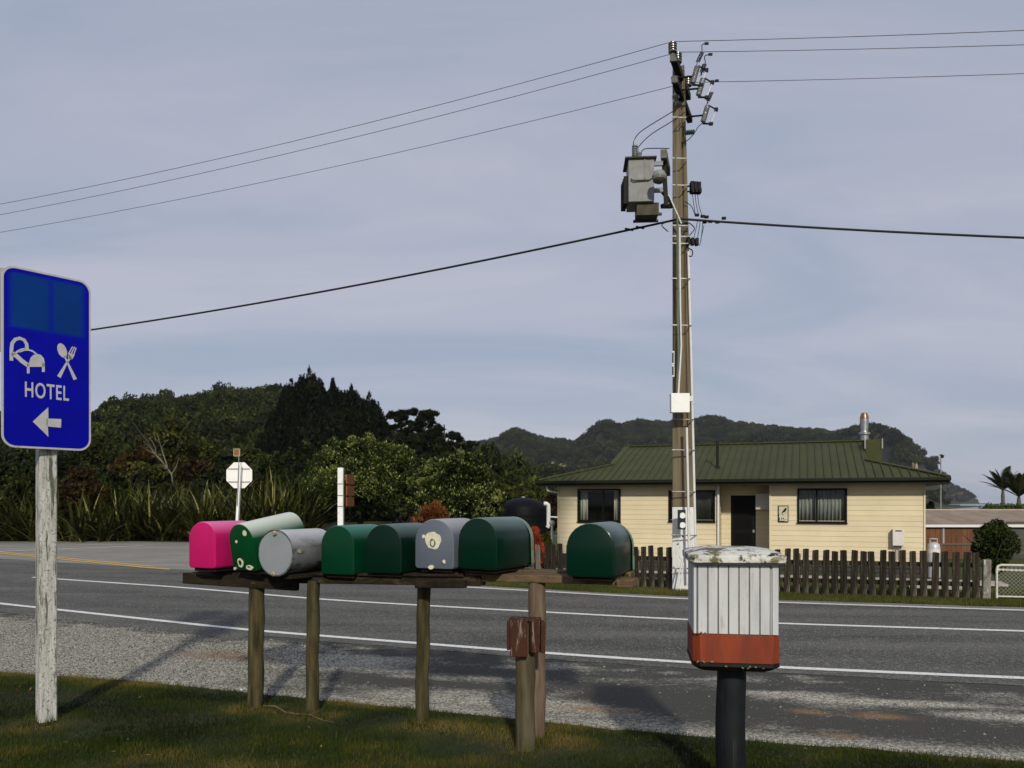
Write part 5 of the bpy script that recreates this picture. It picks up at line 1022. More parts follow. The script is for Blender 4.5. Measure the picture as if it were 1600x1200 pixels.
# ------------------------------------------------------------------ low shed to the right
sh = thing('shed', 'long low shed with brown timber wall and weathered corrugated roof', 'shed', (16.6, 33.5, -.8), rad(-1))
M_brn = mat('red_brown_timber', (.10, .042, .020), (.15, .07, .034), scale=3, stretch=(4, 4, .5), c3=(.06, .03, .018), s3=3, t3=(.55, .7), rough=.85, bump=.3, bscale=10, bstretch=(6, 6, .3), rnd=.18)
M_gry = mat('grey_shed_board', (.05, .05, .045), (.075, .075, .065), scale=3, stretch=(.4, 4, 4), rough=.85, rnd=.15)
M_asb = mat('weathered_roof_sheet', (.32, .25, .195), (.38, .305, .245), scale=2, c3=(.20, .16, .125), s3=3, t3=(.6, .75), rough=.85, rnd=.10)
zs_ = lambda py, D=33.5: EYE + (HY - py) / F * D + .8
ze = zs_(822); zr2 = zs_(797, 37)
for i in range(30):
    x = i * .22; m = MB(); m.box((x + .11, 0, ze / 2), (.212, .03, ze)) if x < 4.0 else None
    if x < 4.0: m.build('wall_board', M_brn, sh)
for i in range(8): m = MB(); m.box((7.6, .0, i * .2 + .1), (7.1, .03, .192)); m.build('wall_board', M_gry, sh)
m = MB(); m.box((4.03, -.01, ze / 2), (.05, .07, ze)); m.build('batten', mat('batten_grey', (.30, .29, .27), rough=.8), sh); m = MB(); m.box((1.43, -.03, (ze + zs_(850)) / 2), (.07, .05, ze - zs_(850) - .02)); m.build('batten', mat('batten_grey', (.30, .29, .27), rough=.8), sh)
m = MB(); m.box((2.0, -.035, zs_(850)), (3.96, .05, .055)); m.build('rail', mat('rail_dark', (.10, .095, .085), rough=.8), sh)
m = MB(); m.box((5.4, -.12, ze + .01), (11.6, .12, .11)); m.build('gutter', mat('gutter_white', (.62, .62, .64), rough=.5), sh, bevel=.01)
for i in range(13):                                                    # corrugated sheets, each one of its own
    xa = -.5 + i * .90; n = 18; vs = []
    for k_ in range(n * 2 + 1):
        x = xa + .87 * k_ / (n * 2); w = .012 * math.cos(math.pi * k_); vs += [(x, -.16, ze + .07 + w), (x + .0, 3.6, zr2 + w)]
    m = MB(); m.add(vs, [(2 * k_, 2 * k_ + 2, 2 * k_ + 3, 2 * k_ + 1) for k_ in range(2 * n)]); o = m.build('roof_sheet', M_asb, sh); so_ = o.modifiers.new('thickness', 'SOLIDIFY'); so_.thickness = .006
m = MB(); m.box((5.4, 3.6, zr2 + .02), (11.8, .10, .05)); m.build('ridge_strip', M_asb, sh)
# mast with camera
ms = thing('mast', 'slender grey mast with a small fitting on top behind the roof', 'mast', (P(1470, 785, 60).x, 60, -.75)); m = MB(); zt3 = EYE + (HY - 712) / F * 60 + .75; m.tube([(0, 0, 0), (0, 0, zt3)], [.06, .04], 8); m.build('pole', M_steel, ms); m = MB(); m.box((.10, 0, zt3 - .05), (.20, .14, .22), rotm(0, .4, 0)); m.box((0, 0, zt3 + .05), (.12, .1, .1)); m.build('fitting', M_dk, ms)

# ------------------------------------------------------------------ stop sign seen from behind, sign post
ssg = thing('stop_sign', 'white back of an octagonal stop sign on a leaning white post', 'road sign', (P(368, 785, 23).x, 23, 0)); so2 = Vector((P(368, 785, 23).x, 23, 0))
M_sgn = mat('sign_back_white', (.80, .80, .78), (.74, .74, .72), scale=5, rough=.45)
oc = P(373, 742.5, 23) - so2; R8 = 20.2 / F * 23 / math.cos(rad(22.5)); m = MB()
m.prism([(oc.x + R8 * math.cos(rad(22.5 + 45 * i)), oc.z + R8 * math.sin(rad(22.5 + 45 * i))) for i in range(8)][::-1], 0, .006, RB, (0, .05, 0)); pn = m.build('octagon_panel', M_sgn, ssg)
for dz in (.185, -.19): m = MB(); m.box((oc.x, .03, oc.z + dz), (.62 if dz > 0 else .62, .02, .022)); m.build('brace', M_steel, pn)
a, b = P(367.5, 855, 22.9) - so2, P(375.5, 727, 22.9) - so2; a.z = -.1; m = MB(); m.beam(a, b, .115, .07); m.build('post', M_sgn, ssg, bevel=.01)
a, b = P(370.5, 790, 22.8) - so2, P(373.8, 702, 22.8) - so2; m = MB(); m.cyl(a, b, .012, 8); m.build('rod', M_steel, ssg)
pc_ = P(370, 707, 22.8) - so2; m = MB(); m.box(pc_, (.17, .012, .19)); sm = m.build('small_plate', mat('plate_brown_back', (.20, .09, .03), rough=.6), ssg)
for dx_, dz, w, h in ((-.085, 0, .02, .21), (.085, 0, .02, .21), (0, .10, .15, .02), (0, -.10, .15, .02)): m = MB(); m.box(pc_ + Vector((dx_, -.004, dz)), (w, .02, h)); m.build('plate_edge', mat('plate_rim', (.35, .27, .17), rough=.6), sm)
fp = thing('finger_sign', 'white square post with three orange boards seen edge on', 'sign post', (P(532.5, 785, 20).x, 20, 0)); fo = Vector((P(532.5, 785, 20).x, 20, 0))
m = MB(); tz = EYE + (HY - 731) / F * 20; m.box((0.0, 0, tz / 2), (.135, .135, tz)); m.build('post', mat('sign_post_white', (.76, .76, .75), (.66, .66, .64), scale=8, c3=(.25, .24, .2), s3=12, t3=(.64, .72), rough=.7), fp, bevel=.006)
for i, (ya, yb) in enumerate(((740, 757), (758, 775), (776, 792))):
    m = MB(); zc2 = EYE + (HY - (ya + yb) / 2) / F * 20; hh = (yb - ya - 1.5) / F * 20; m.box((.16, .36, zc2), (.03, .72, hh), rotm(rad(0), 0, rad(-3))); m.build('board', mat('orange_board', (.20, .06, .008), (.15, .045, .006), scale=6, rough=.5), fp)
    m = MB(); m.box((0, -.07, zc2 - hh / 2), (.142, .01, .015)); m.build('band', M_dk, fp)
# ------------------------------------------------------------------ vegetation
def quads(c, t, n, L, Wd, taper=.35):
    """leaf quads: centres c, axis t, side n"""
    a = c - t * (L / 2)[:, None]; b = c + t * (L / 2)[:, None]; s = n * (Wd / 2)[:, None]; m_ = c - t * (L * .05)[:, None]
    V = np.stack([a, m_ + s, b, m_ - s], 1); return V.reshape(-1, 3), np.arange(4 * len(c)).reshape(-1, 4)
def unit(v): return v / (np.linalg.norm(v, axis=1, keepdims=True) + 1e-9)
def clusters_cloud(cc, cr, per, L, Wd, seed, up=.25, shell=.55, flat=1.0, out=.8):
    r = np.random.default_rng(seed); n = len(cc); d = unit(r.normal(size=(n, per, 3)).reshape(-1, 3)); rr_ = (shell + (1 - shell) * r.random(n * per)) ** .8
    d2 = d.copy(); d2[:, 2] *= flat
    c = np.repeat(cc, per, 0) + d2 * (rr_ * np.repeat(cr, per))[:, None]
    t = unit(d * out + r.normal(size=d.shape) * .7 + np.array([0, 0, up])); s = unit(np.cross(t, unit(r.normal(size=d.shape))))
    k = r.uniform(.65, 1.35, n * per); V, Q = quads(c, t, s, L * k, Wd * k); v = .42 + .22 * r.random(n * per) + np.repeat(r.normal(0, .10, n), per)
    return V, Q, v, d
def blob_centres(blobs, n, seed, inner=.62):
    r = np.random.default_rng(seed); out = []; rad_ = []
    vol = np.array([b[3] * b[4] * b[5] for b in blobs]) ** .67; cnt = np.maximum(3, (n * vol / vol.sum()).astype(int))
    for b, k in zip(blobs, cnt):
        d = unit(r.normal(size=(k, 3))); d[:, 2] = np.where(d[:, 2] < -.35, -d[:, 2] * .6, d[:, 2]); q = inner + (1 - inner) * r.random(k) ** .6
        out.append(np.array(b[:3]) + d * np.array(b[3:6]) * q[:, None]); rad_.append(np.full(k, min(b[3], b[5])))
    return np.concatenate(out), np.concatenate(rad_)
M_bark = mat('grey_brown_bark', (.045, .036, .026), (.09, .075, .058), scale=6, stretch=(2, 2, .4), rough=.9, bump=.5)
def trunk_mesh(h, r0, limbs, seed, name='trunk', parent=None, mtl=None, spread=.5, base=-.15):
    r = random.Random(seed); m = MB(); top = Vector((r.uniform(-.1, .1) * h, r.uniform(-.1, .1) * h, h)); pts = [Vector((0, 0, base)).lerp(top, i / 5) + Vector((r.uniform(-.04, .04) * h, r.uniform(-.04, .04) * h, 0)) * (i > 0) for i in range(6)]
    m.tube(pts, [r0 * (1 - .13 * i) for i in range(6)], 8)
    for k in range(limbs):
        i = r.randint(1, 4); a = r.uniform(0, 6.28); L = h * r.uniform(.4, .8); p = pts[i]; q = p + Vector((math.cos(a) * L * spread, math.sin(a) * L * spread, L * .55)); e = q + Vector((math.cos(a + .4) * L * .3, math.sin(a + .4) * L * .3, L * .3))
        m.tube([p, p.lerp(q, .5) + Vector((0, 0, -.05 * L)), q, e], [r0 * .45, r0 * .35, r0 * .25, r0 * .08], 6)
    return m.build(name, mtl or M_bark, parent, smooth=60)
def bush(name, label, cat, px, ytop, wpx, D, mtl, blobs=None, ncl=60, per=60, L=.16, Wd=.07, seed=1, depth=.8, group=None, base=None, tips=0, clr=.22, up=.25, trunk=True, flat=1.0, y0=0.0, mask=None):
    c = P(px, HY, D); zb_ = gz(c.x, c.y) if base is None else base; w = wpx / F * D / 2; h = EYE + (HY - ytop) / F * D - zb_
    root = thing(name, label, cat, (c.x, D, zb_), 0, group)
    if blobs is None:
        r = random.Random(seed); blobs = []
        for k in range(6): a = r.uniform(0, 6.28); q = r.uniform(.15, .5); s = r.uniform(.45, .62); blobs.append((math.cos(a) * q * w, math.sin(a) * q * w * depth, h * r.uniform(.42, .62), w * s, w * s * depth, h * r.uniform(.30, .40)))
        blobs.append((0, 0, h * .35, w * .9, w * .9 * depth, h * .36)); blobs.append((w * .1, 0, h * .72, w * .5, w * .5 * depth, h * .30))
        if y0: blobs = [(a, b, c_ * (1 - y0) + h * y0, d, e, f * (1 - y0)) for a, b, c_, d, e, f in blobs]
    else: blobs = [(a * w, b * w * depth, c_ * h, d * w, d * w * depth, e * h) for a, b, c_, d, e in blobs]
    cc, br = blob_centres(blobs, ncl, seed); cr = br * clr * np.random.default_rng(seed + 3).uniform(.7, 1.35, len(cc))
    V, Q, v, d = clusters_cloud(cc, cr, per, L, Wd, seed + 9, up=up, flat=flat)
    if tips:
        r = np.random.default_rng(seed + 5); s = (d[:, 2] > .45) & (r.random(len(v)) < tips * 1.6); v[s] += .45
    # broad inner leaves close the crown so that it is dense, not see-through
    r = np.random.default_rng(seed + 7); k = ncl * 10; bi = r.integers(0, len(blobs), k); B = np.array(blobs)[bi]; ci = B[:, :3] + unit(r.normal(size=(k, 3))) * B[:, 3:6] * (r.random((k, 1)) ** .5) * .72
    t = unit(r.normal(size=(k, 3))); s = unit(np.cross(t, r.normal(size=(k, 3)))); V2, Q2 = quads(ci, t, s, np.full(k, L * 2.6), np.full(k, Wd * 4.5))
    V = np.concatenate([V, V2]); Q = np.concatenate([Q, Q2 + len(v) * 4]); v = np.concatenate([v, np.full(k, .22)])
    V[:, 2] = np.maximum(V[:, 2], .02)
    np_mesh('crown', V, Q, mtl, root, v=v)
    if trunk: trunk_mesh(h * .7, max(.05, w * .05), 6, seed, parent=root)
    return root
LM_poh = leaf_mat('glossy_broadleaf', (.002, .005, .0008), (.017, .029, .003), (.27, .30, .08), rough=.5, trans=.05, rnd=.05, nscale=.5, lights=1.0)
LM_dk = leaf_mat('dark_scrub_leaf', (.002, .004, .0008), (.013, .021, .003), (.060, .075, .010), rough=.6, trans=.08, rnd=.25, nscale=.4)
LM_olv = leaf_mat('olive_scrub_leaf', (.004, .0055, .0008), (.030, .036, .004), (.11, .105, .014), rough=.6, trans=.1, rnd=.2, nscale=.5)
LM_rust = leaf_mat('rusty_leaf', (.008, .005, .002), (.032, .020, .005), (.095, .055, .012), rough=.6, trans=.1, rnd=.15, nscale=.5)
LM_con = leaf_mat('conifer_foliage', (.0007, .0012, .0003), (.0032, .0052, .001), (.020, .027, .005), rough=.65, trans=.04, rnd=.15, nscale=.25)
LM_pine = leaf_mat('pine_foliage', (.0015, .003, .001), (.006, .0095, .0025), (.024, .032, .009), rough=.65, trans=.04, rnd=.1, nscale=.35)
LM_red = leaf_mat('red_leaf', (.10, .012, .006), (.26, .035, .012), (.42, .09, .03), rough=.6, trans=.15, rnd=.05, nscale=.6)
LM_orn = leaf_mat('orange_leaf', (.03, .012, .004), (.12, .038, .009), (.24, .085, .022), rough=.6, trans=.15, rnd=.05, nscale=.6)
LM_hed = leaf_mat('hedge_leaf', (.004, .008, .001), (.022, .034, .006), (.085, .105, .022), rough=.55, trans=.1, rnd=.1, nscale=.6)
# two big broadleaf shrubs with pale young tips
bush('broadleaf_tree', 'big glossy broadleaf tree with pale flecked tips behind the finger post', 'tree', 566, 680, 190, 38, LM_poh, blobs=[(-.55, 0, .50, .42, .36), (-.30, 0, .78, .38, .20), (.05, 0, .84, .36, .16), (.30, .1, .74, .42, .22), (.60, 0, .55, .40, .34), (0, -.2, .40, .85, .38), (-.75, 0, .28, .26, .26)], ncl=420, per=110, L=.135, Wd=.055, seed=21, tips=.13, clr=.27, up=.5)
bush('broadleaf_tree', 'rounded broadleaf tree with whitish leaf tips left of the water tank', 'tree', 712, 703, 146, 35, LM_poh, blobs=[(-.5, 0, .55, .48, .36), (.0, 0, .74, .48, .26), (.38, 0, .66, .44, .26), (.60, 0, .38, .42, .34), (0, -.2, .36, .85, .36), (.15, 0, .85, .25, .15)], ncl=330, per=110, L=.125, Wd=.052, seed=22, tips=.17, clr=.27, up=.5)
# macrocarpa group: pointed dark conifers
def conifer(px, ytop, wpx, D, seed, label, ybase_frac=.02, spires=44):
    c = P(px, HY, D); h = EYE + (HY - ytop) / F * D; w = wpx * 1.25 / F * D / 2; h *= 1.0; root = thing('conifer', label, 'tree', (c.x, D, 0), 0, 'dark conifers in a clump behind the scrub')
    r = np.random.default_rng(seed); n = 330; z = h * .90 * (ybase_frac + (.97 - ybase_frac) * r.random(n) ** .85); k = np.clip(1.0 - (z / h) ** 1.7, .03, 1) ** .72; a = r.random(n) * 6.283; rr_ = w * .9 * k * (.55 + .45 * r.random(n))
    cc = np.stack([np.cos(a) * rr_, np.sin(a) * rr_, z], 1); cr = (.32 + .45 * k) * w * .17 * r.uniform(.7, 1.3, n)
    V, Q, v, d = clusters_cloud(cc, cr, 40, .46, .17, seed, up=1.0, flat=1.5, out=.5)
    parts = [(V, Q, v)]
    for i in range(spires):                                            # steep pointed leaders all over the dome
        if i == 0: sx, sy, st = 0, 0, h * 1.0
        else: a = r.random() * 6.28; q = w * r.uniform(.12, .88); sx, sy = math.cos(a) * q, math.sin(a) * q; st = h * (1 - .58 * (q / w) ** 1.9) * r.uniform(.95, 1.0)
        m_ = 360; dz = (r.random(m_) ** .75) * min(3.6, st * .45); zz = st - dz; a = r.random(m_) * 6.28; q = (.05 + dz * .30) * (.55 + .45 * r.random(m_)); cc2 = np.stack([sx + np.cos(a) * q, sy + np.sin(a) * q, zz], 1)
        t = unit(np.stack([np.cos(a) * .55, np.sin(a) * .55, np.full(m_, 1.)], 1) + r.normal(size=(m_, 3)) * .2); s = unit(np.cross(t, r.normal(size=(m_, 3)))); V2, Q2 = quads(cc2, t, s, np.full(m_, .36), np.full(m_, .11)); parts.append((V2, Q2, .34 + .25 * r.random(m_) + r.normal(0, .06)))
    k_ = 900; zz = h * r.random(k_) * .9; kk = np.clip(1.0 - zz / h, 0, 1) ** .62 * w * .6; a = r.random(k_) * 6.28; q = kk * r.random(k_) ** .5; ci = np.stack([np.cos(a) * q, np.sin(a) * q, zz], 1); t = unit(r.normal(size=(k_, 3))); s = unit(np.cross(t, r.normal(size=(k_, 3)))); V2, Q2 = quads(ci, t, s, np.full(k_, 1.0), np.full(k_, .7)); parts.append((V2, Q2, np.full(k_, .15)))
    Vs, Qs, vs = [], [], []; off = 0
    for a_, b_, c_ in parts: Vs.append(a_); Qs.append(b_ + off); vs.append(c_); off += len(a_)
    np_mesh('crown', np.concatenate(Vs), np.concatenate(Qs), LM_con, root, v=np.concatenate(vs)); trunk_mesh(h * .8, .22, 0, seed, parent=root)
for i, (px, yt, w, D, lab) in enumerate(((428, 640, 60, 70, 'low dark conifer at the left foot of the clump'), (455, 590, 70, 74, 'dark conifer with a thin leading spike on the left of the clump'), (484, 571, 92, 76, 'tallest dark conifer of the clump'), (520, 589, 84, 75, 'dark conifer just right of the tallest'), (549, 600, 74, 72, 'dark conifer with a pointed top in the right half of the clump'), (577, 612, 70, 71, 'dark conifer at the right shoulder of the clump'), (594, 640, 60, 69, 'lowest dark conifer at the right edge of the clump'), (500, 640, 130, 66, 'broad dark conifer in front of the clump'))):
    conifer(px, yt, w, D, 40 + i, lab)
# pines with layered crowns
def pine(px, ytop, wpx, D, seed, label):
    c = P(px, HY, D); h = EYE + (HY - ytop) / F * D; w = wpx / F * D / 2; root = thing('pine_tree', label, 'tree', (c.x, D, 0), 0, 'spreading pines beside the conifer clump')
    r = np.random.default_rng(seed); n = 74; z = h * (.30 + .64 * r.random(n) ** .8); k = np.sqrt(np.clip(1.06 - ((z / h - .55) / .5) ** 2, .22, 1)); a = r.random(n) * 6.283; rr_ = w * k * (.25 + .75 * r.random(n) ** .6)
    cc = np.stack([np.cos(a) * rr_, np.sin(a) * rr_, z], 1); cr = r.uniform(.45, .95, n) * w * .27
    V, Q, v, d = clusters_cloud(cc, cr, 170, .34, .10, seed, up=.9, flat=.5, out=.9, shell=.3); np_mesh('crown', V, Q, LM_pine, root, v=v)
    m = MB(); top = Vector((0, 0, h * .95)); m.tube([(0, 0, -.2), (.1, 0, h * .4), top], [.20, .14, .05], 8)
    for q in cc[::2]: m.tube([(0.05, 0, max(.5, q[2] - .9)), tuple((q[0] * .6, q[1] * .6, q[2] - .35)), tuple(q)], [.07, .05, .02], 5)
    m.build('trunk', M_bark, root, smooth=60)
for i, (px, yt, w, D, lab) in enumerate(((626, 634, 62, 64, 'dark pine with rounded top right beside the conifers'), (661, 631, 72, 62, 'spreading pine with gaps between its limbs'), (694, 655, 66, 61, 'shorter dark pine sloping down to the right'), (720, 684, 60, 60, 'lowest pine at the right end of the pines'), (640, 672, 110, 58, 'broad low pine in front of the other pines'))): pine(px, yt, w, D, 60 + i, lab)
# scrub between flax and hill
scrub = [(30, 690, 150, 40, 'dk'), (100, 700, 120, 38, 'dk'), (150, 672, 120, 62, 'olv'), (118, 722, 110, 34, 'rust'), (190, 700, 100, 52, 'dk'), (262, 652, 120, 60, 'dome'), (318, 682, 90, 58, 'olv'), (215, 690, 90, 48, 'rust'), (300, 712, 100, 46, 'rust'), (345, 700, 90, 52, 'dk'), (385, 690, 90, 56, 'olv'), (420, 712, 100, 48, 'dk'), (240, 722, 120, 42, 'olv'), (330, 730, 110, 40, 'dk'), (390, 735, 100, 40, 'olv'), (450, 735, 90, 42, 'dk'), (172, 735, 110, 37, 'dk'), (60, 735, 120, 35, 'olv'), (-10, 710, 120, 36, 'dk'), (470, 690, 80, 55, 'dk'), (740, 740, 60, 58, 'olv'), (770, 752, 70, 70, 'olv'), (810, 758, 70, 80, 'olv'), (620, 700, 90, 50, 'dk'), (690, 712, 90, 50, 'dk'), (785, 770, 60, 55, 'dk'), (860, 772, 40, 60, 'rust')]
desc = {'dk': 'dark green', 'olv': 'olive green', 'rust': 'rust tinged', 'dome': 'broad domed brownish green'}
where = ['above the hotel sign post at the far left', 'right of the sign post', 'tall behind the flax left', 'low against the flax by the sign post', 'middle left behind the flax', 'above the bare grey branches', 'right of the domed crown', 'left of the bare grey branches', 'below the domed crown', 'just left of the stop sign', 'directly behind the stop sign', 'at the left foot of the conifers', 'below the bare branches', 'left of the stop sign post', 'behind the stop sign post', 'right of the stop sign', 'between sign post and bare branches', 'beside the sign post at its foot', 'cut by the left picture edge', 'under the conifer clump', 'right of the broadleaf trees', 'in the gap above the water tank', 'behind the water tank', 'between the two broadleaf trees', 'behind the right broadleaf tree', 'left behind the tank', 'between tank and house eave']
for i, ((px, yt, w, D, k_), wh_) in enumerate(zip(scrub, where)):
    lm = {'dk': LM_dk, 'olv': LM_olv, 'rust': LM_rust, 'dome': LM_olv}[k_]
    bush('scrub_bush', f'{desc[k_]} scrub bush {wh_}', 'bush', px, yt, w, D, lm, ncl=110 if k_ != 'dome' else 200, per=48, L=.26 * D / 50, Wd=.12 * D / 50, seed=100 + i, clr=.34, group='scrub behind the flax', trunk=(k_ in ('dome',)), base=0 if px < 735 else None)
# bare grey branches
bb = thing('bare_tree', 'leafless pale grey branching shrub in front of the domed crown', 'tree', (P(270, 785, 41).x, 41, 0)); bo = Vector((P(270, 785, 41).x, 41, 0)); m = MB()
BP = lambda px, py, D=39.5: P(px, py, D) - bo
for pts, r0 in (([(271, 760), (268, 741), (258, 727), (244, 712), (234, 698), (224, 690)], .075), ([(258, 727), (250, 716), (240, 708), (228, 702)], .05), ([(262, 731), (257, 715), (252, 700), (249, 688), (246, 680)], .055), ([(244, 712), (243, 700), (238, 690), (233, 683)], .04), ([(252, 700), (258, 692), (256, 684)], .03), ([(234, 698), (226, 700), (218, 697)], .03), ([(268, 741), (276, 728), (279, 716)], .045), ([(240, 704), (232, 695), (222, 696)], .025), ([(249, 692), (243, 686), (241, 676)], .025)):
    m.tube([BP(x, y, 39.5 + .2 * math.sin(x)) for x, y in pts], [.62 * r0 * (1 - .75 * i / (len(pts) - 1)) for i in range(len(pts))], 6)
m.build('branches', mat('bleached_wood', (.17, .155, .125), (.10, .09, .07), scale=8, rough=.9), bb, smooth=60)
# flax: sword-leaved clumps, four forms copied along the road side
LM_flax = leaf_mat('flax_blade', (.004, .0055, .001), (.062, .070, .012), (.30, .28, .10), rough=.5, trans=.1, rnd=.25, nscale=.7)
def flax_mesh(seed, n=120, Lm=2.5):
    r = np.random.default_rng(seed); a = r.random(n) * 6.283; el = np.radians(r.uniform(28, 84, n)); L = Lm * r.uniform(.55, 1.08, n); b0 = r.random((n, 2)) * .5 - .25; w = r.uniform(.07, .12, n); droop = r.uniform(.12, .55, n) * np.where(r.random(n) < .25, 1.9, 1)
    segs = 5; V = []; 
    for s in range(segs + 1):
        t = s / segs; hd = np.cos(el) * L * t + droop * L * t ** 2 * .35; z = np.sin(el) * L * t - droop * L * t ** 2.6 * .62
        x = b0[:, 0] + np.cos(a) * hd; y = b0[:, 1] + np.sin(a) * hd; ww = w * (1 - t ** 2.2) * (.5 + t * 1.3 if t < .4 else 1) / 2; V.append(np.stack([np.stack([x - np.sin(a) * ww, y + np.cos(a) * ww, z], 1), np.stack([x + np.sin(a) * ww, y - np.cos(a) * ww, z], 1)], 1))
    V = np.stack(V, 1).reshape(-1, 3); Q = []
    base = np.arange(n) * (segs + 1) * 2
    for s in range(segs): Q.append(np.stack([base + 2 * s, base + 2 * s + 1, base + 2 * s + 3, base + 2 * s + 2], 1))
    Q = np.stack(Q, 1).reshape(-1, 4); v = np.repeat(.14 + .50 * r.random(n) ** 1.5 + .40 * (r.random(n) < .12), segs); V[:, 2] = np.maximum(V[:, 2], -.05); return V, Q, v
fm = []
for k_ in range(5):
    V, Q, v = flax_mesh(70 + k_, 100 + 8 * k_, 2.5 + .1 * k_); o = np_mesh('flax_bush', V, Q, LM_flax, v=v); fm.append(o)
rf = random.Random(3); row = []
for rowi, (D0, n, p0, p1) in enumerate(((33.2, 26, -110, 466), (35.0, 24, -100, 470), (37.2, 18, -90, 462))):
    for i in range(n): row.append((p0 + (p1 - p0) * (i + rf.uniform(-.3, .3)) / (n - 1), D0 + rf.uniform(-.5, .5), rowi))
row += [(478, 27, 0), (498, 27.5, 0)] if False else []
for i, (px, D, rowi) in enumerate(row):
    o = fm[i] if i < 5 else bpy.data.objects.new('flax_bush', fm[i % 5].data)
    if i >= 5: COL.objects.link(o)
    c = P(px, HY, D); hs_ = 1.0 + .12 * rowi - (.12 if 150 < px < 210 else 0) + (.10 if px > 380 else 0) + (.12 if 90 < px < 140 else 0)
    o.location = (c.x, D, 0.0); o.rotation_euler = (0, 0, rf.uniform(0, 6.28)); k_ = hs_ * rf.uniform(.85, 1.12); o.scale = (k_, k_, k_ * rf.uniform(.92, 1.05))
    tag(o, 'dark green flax clump of sword leaves along the side road', 'flax bush', 'flax clumps lining the side road')
# dark ground under the scrub belt
m = MB(); xs_ = [-45, -34, -24, -16, -10, -6.5, -4]; m.add([(x, 33.0 if x < -9 else 33 - (x + 10) * .0, .02) for x in xs_] + [(x * 1.6, 62, .02) for x in xs_], [(i, i + 1, i + 1 + 7, i + 7) for i in range(6)])
tag(m.build('scrub_floor', mat('leaf_litter', (.012, .010, .005), (.03, .024, .012), scale=3, rough=.95)), 'dark leaf litter under the scrub', kind='structure')
# small coloured shrubs
bush('red_shrub', 'bright red leaved shrub behind the fence under the water tank', 'shrub', 834, 822, 34, 20, LM_red, ncl=26, per=170, L=.10, Wd=.022, seed=201, clr=.75, up=1.6, trunk=False)
bush('olive_shrub', 'small olive shrub right of the red shrub', 'shrub', 853, 828, 28, 20.5, LM_olv, ncl=24, per=120, L=.09, Wd=.03, seed=202, clr=.7, trunk=False)
bush('orange_shrub', 'orange leaved shrub under the broadleaf trees behind the letterboxes', 'shrub', 674, 783, 50, 30, LM_orn, ncl=40, per=120, L=.20, Wd=.05, seed=203, clr=.6, up=1.3, trunk=True)
bush('low_shrub', 'reddish tipped low shrub peeping above the steel drum', 'shrub', 500, 880, 50, 25, LM_rust, ncl=30, per=40, L=.12, Wd=.05, seed=204, clr=.3, trunk=False) if False else None
bush('round_shrub', 'rounded dark leafy shrub in front of the shed by the gate', 'shrub', 1555, 811, 68, 20, LM_hed, blobs=[(0, 0, .70, .85, .26), (-.3, 0, .60, .6, .22), (.35, 0, .64, .6, .24), (.05, 0, .84, .55, .14), (-.75, 0, .62, .30, .10), (0, 0, .42, .5, .16)], ncl=150, per=70, L=.085, Wd=.042, seed=205, clr=.30)
bush('clipped_bush', 'small dark rounded bush beyond the shed roof by the house corner', 'bush', 1452, 780, 24, 52, LM_dk, ncl=50, per=60, L=.16, Wd=.08, seed=206, clr=.34, trunk=False)
hd = thing('hedge', 'bright green clipped hedge beyond the shed roof at right', 'hedge', (P(1585, 785, 46).x, 46, -.75)); cc = []; r = np.random.default_rng(8)
cc = np.stack([r.uniform(-1.8, 3.5, 260), r.uniform(-.5, .5, 260), 1.2 + .90 * r.random(260) + .10 * r.random(260)], 1); V, Q, v, d = clusters_cloud(cc, np.full(260, .20), 50, .13, .06, 9, up=.5); V[:, 2] = np.maximum(V[:, 2], .1); np_mesh('foliage', V, Q, leaf_mat('bright_hedge_leaf', (.012, .022, .003), (.05, .075, .012), (.14, .17, .03), rough=.55, trans=.1, rnd=0), hd, v=v)
# nikau palms
def palm(px, ybase, ycrown, D, fr, label, seed):
    c = P(px, HY, D); zc2 = EYE + (HY - ycrown) / F * D; z0 = -.75; root = thing('nikau_palm', label, 'palm tree', (c.x, D, z0), 0, 'palms beyond the hedge'); h = zc2 - z0
    m = MB(); m.tube([(0, 0, 0), (.03, 0, h * .5), (0, 0, h * .86), (0, 0, h)], [.14, .12, .13, .08], 12); m.build('trunk', mat('palm_trunk', (.07, .06, .045), (.12, .10, .075), scale=4, stretch=(1, 1, 5), rough=.8), root, smooth=60)
    r = np.random.default_rng(seed); nf = 17
    for k_ in range(nf):
        a = 2.4 * k_ + r.uniform(-.2, .2); el = rad(84 - 62 * (k_ / nf)); L = fr * r.uniform(.85, 1.1); mb = MB(); pts = []
        for s in range(9):
            t = s / 8; hd_ = math.cos(el) * L * t + .10 * L * t * t; z = h + math.sin(el) * L * t - .16 * L * t ** 2.2; pts.append(Vector((math.cos(a) * hd_, math.sin(a) * hd_, z)))
        mb.tube(pts, [.03 * (1 - .8 * i / 8) for i in range(9)], 4)
        side = Vector((-math.sin(a), math.cos(a), 0)); vs = []; fs = []
        for s in range(34):
            t = .12 + .88 * s / 33; i = min(7, int(t * 8)); p = pts[i].lerp(pts[i + 1], t * 8 - i); d = (pts[i + 1] - pts[i]).normalized(); ll = L * .20 * math.sin(math.pi * min(1, t * .85 + .15)) + .05
            for sg in (-1, 1):
                e = p + side * sg * ll * .75 + d * ll * .75 + Vector((0, 0, .12 * ll)); w2 = d * .05; n0 = len(vs); vs += [p - w2, p + w2, e]; fs.append((n0, n0 + 1, n0 + 2))
        mb.add(vs, fs); o = mb.build('frond', leaf_mat('palm_leaf', (.012, .018, .005), (.035, .042, .012), (.09, .09, .03), rough=.5, trans=.1, rnd=.15), root)
        at_ = o.data.attributes.new('v', 'FLOAT', 'FACE'); at_.data.foreach_set('value', r.random(len(o.data.polygons)).astype(np.float32) * .4 + .3)
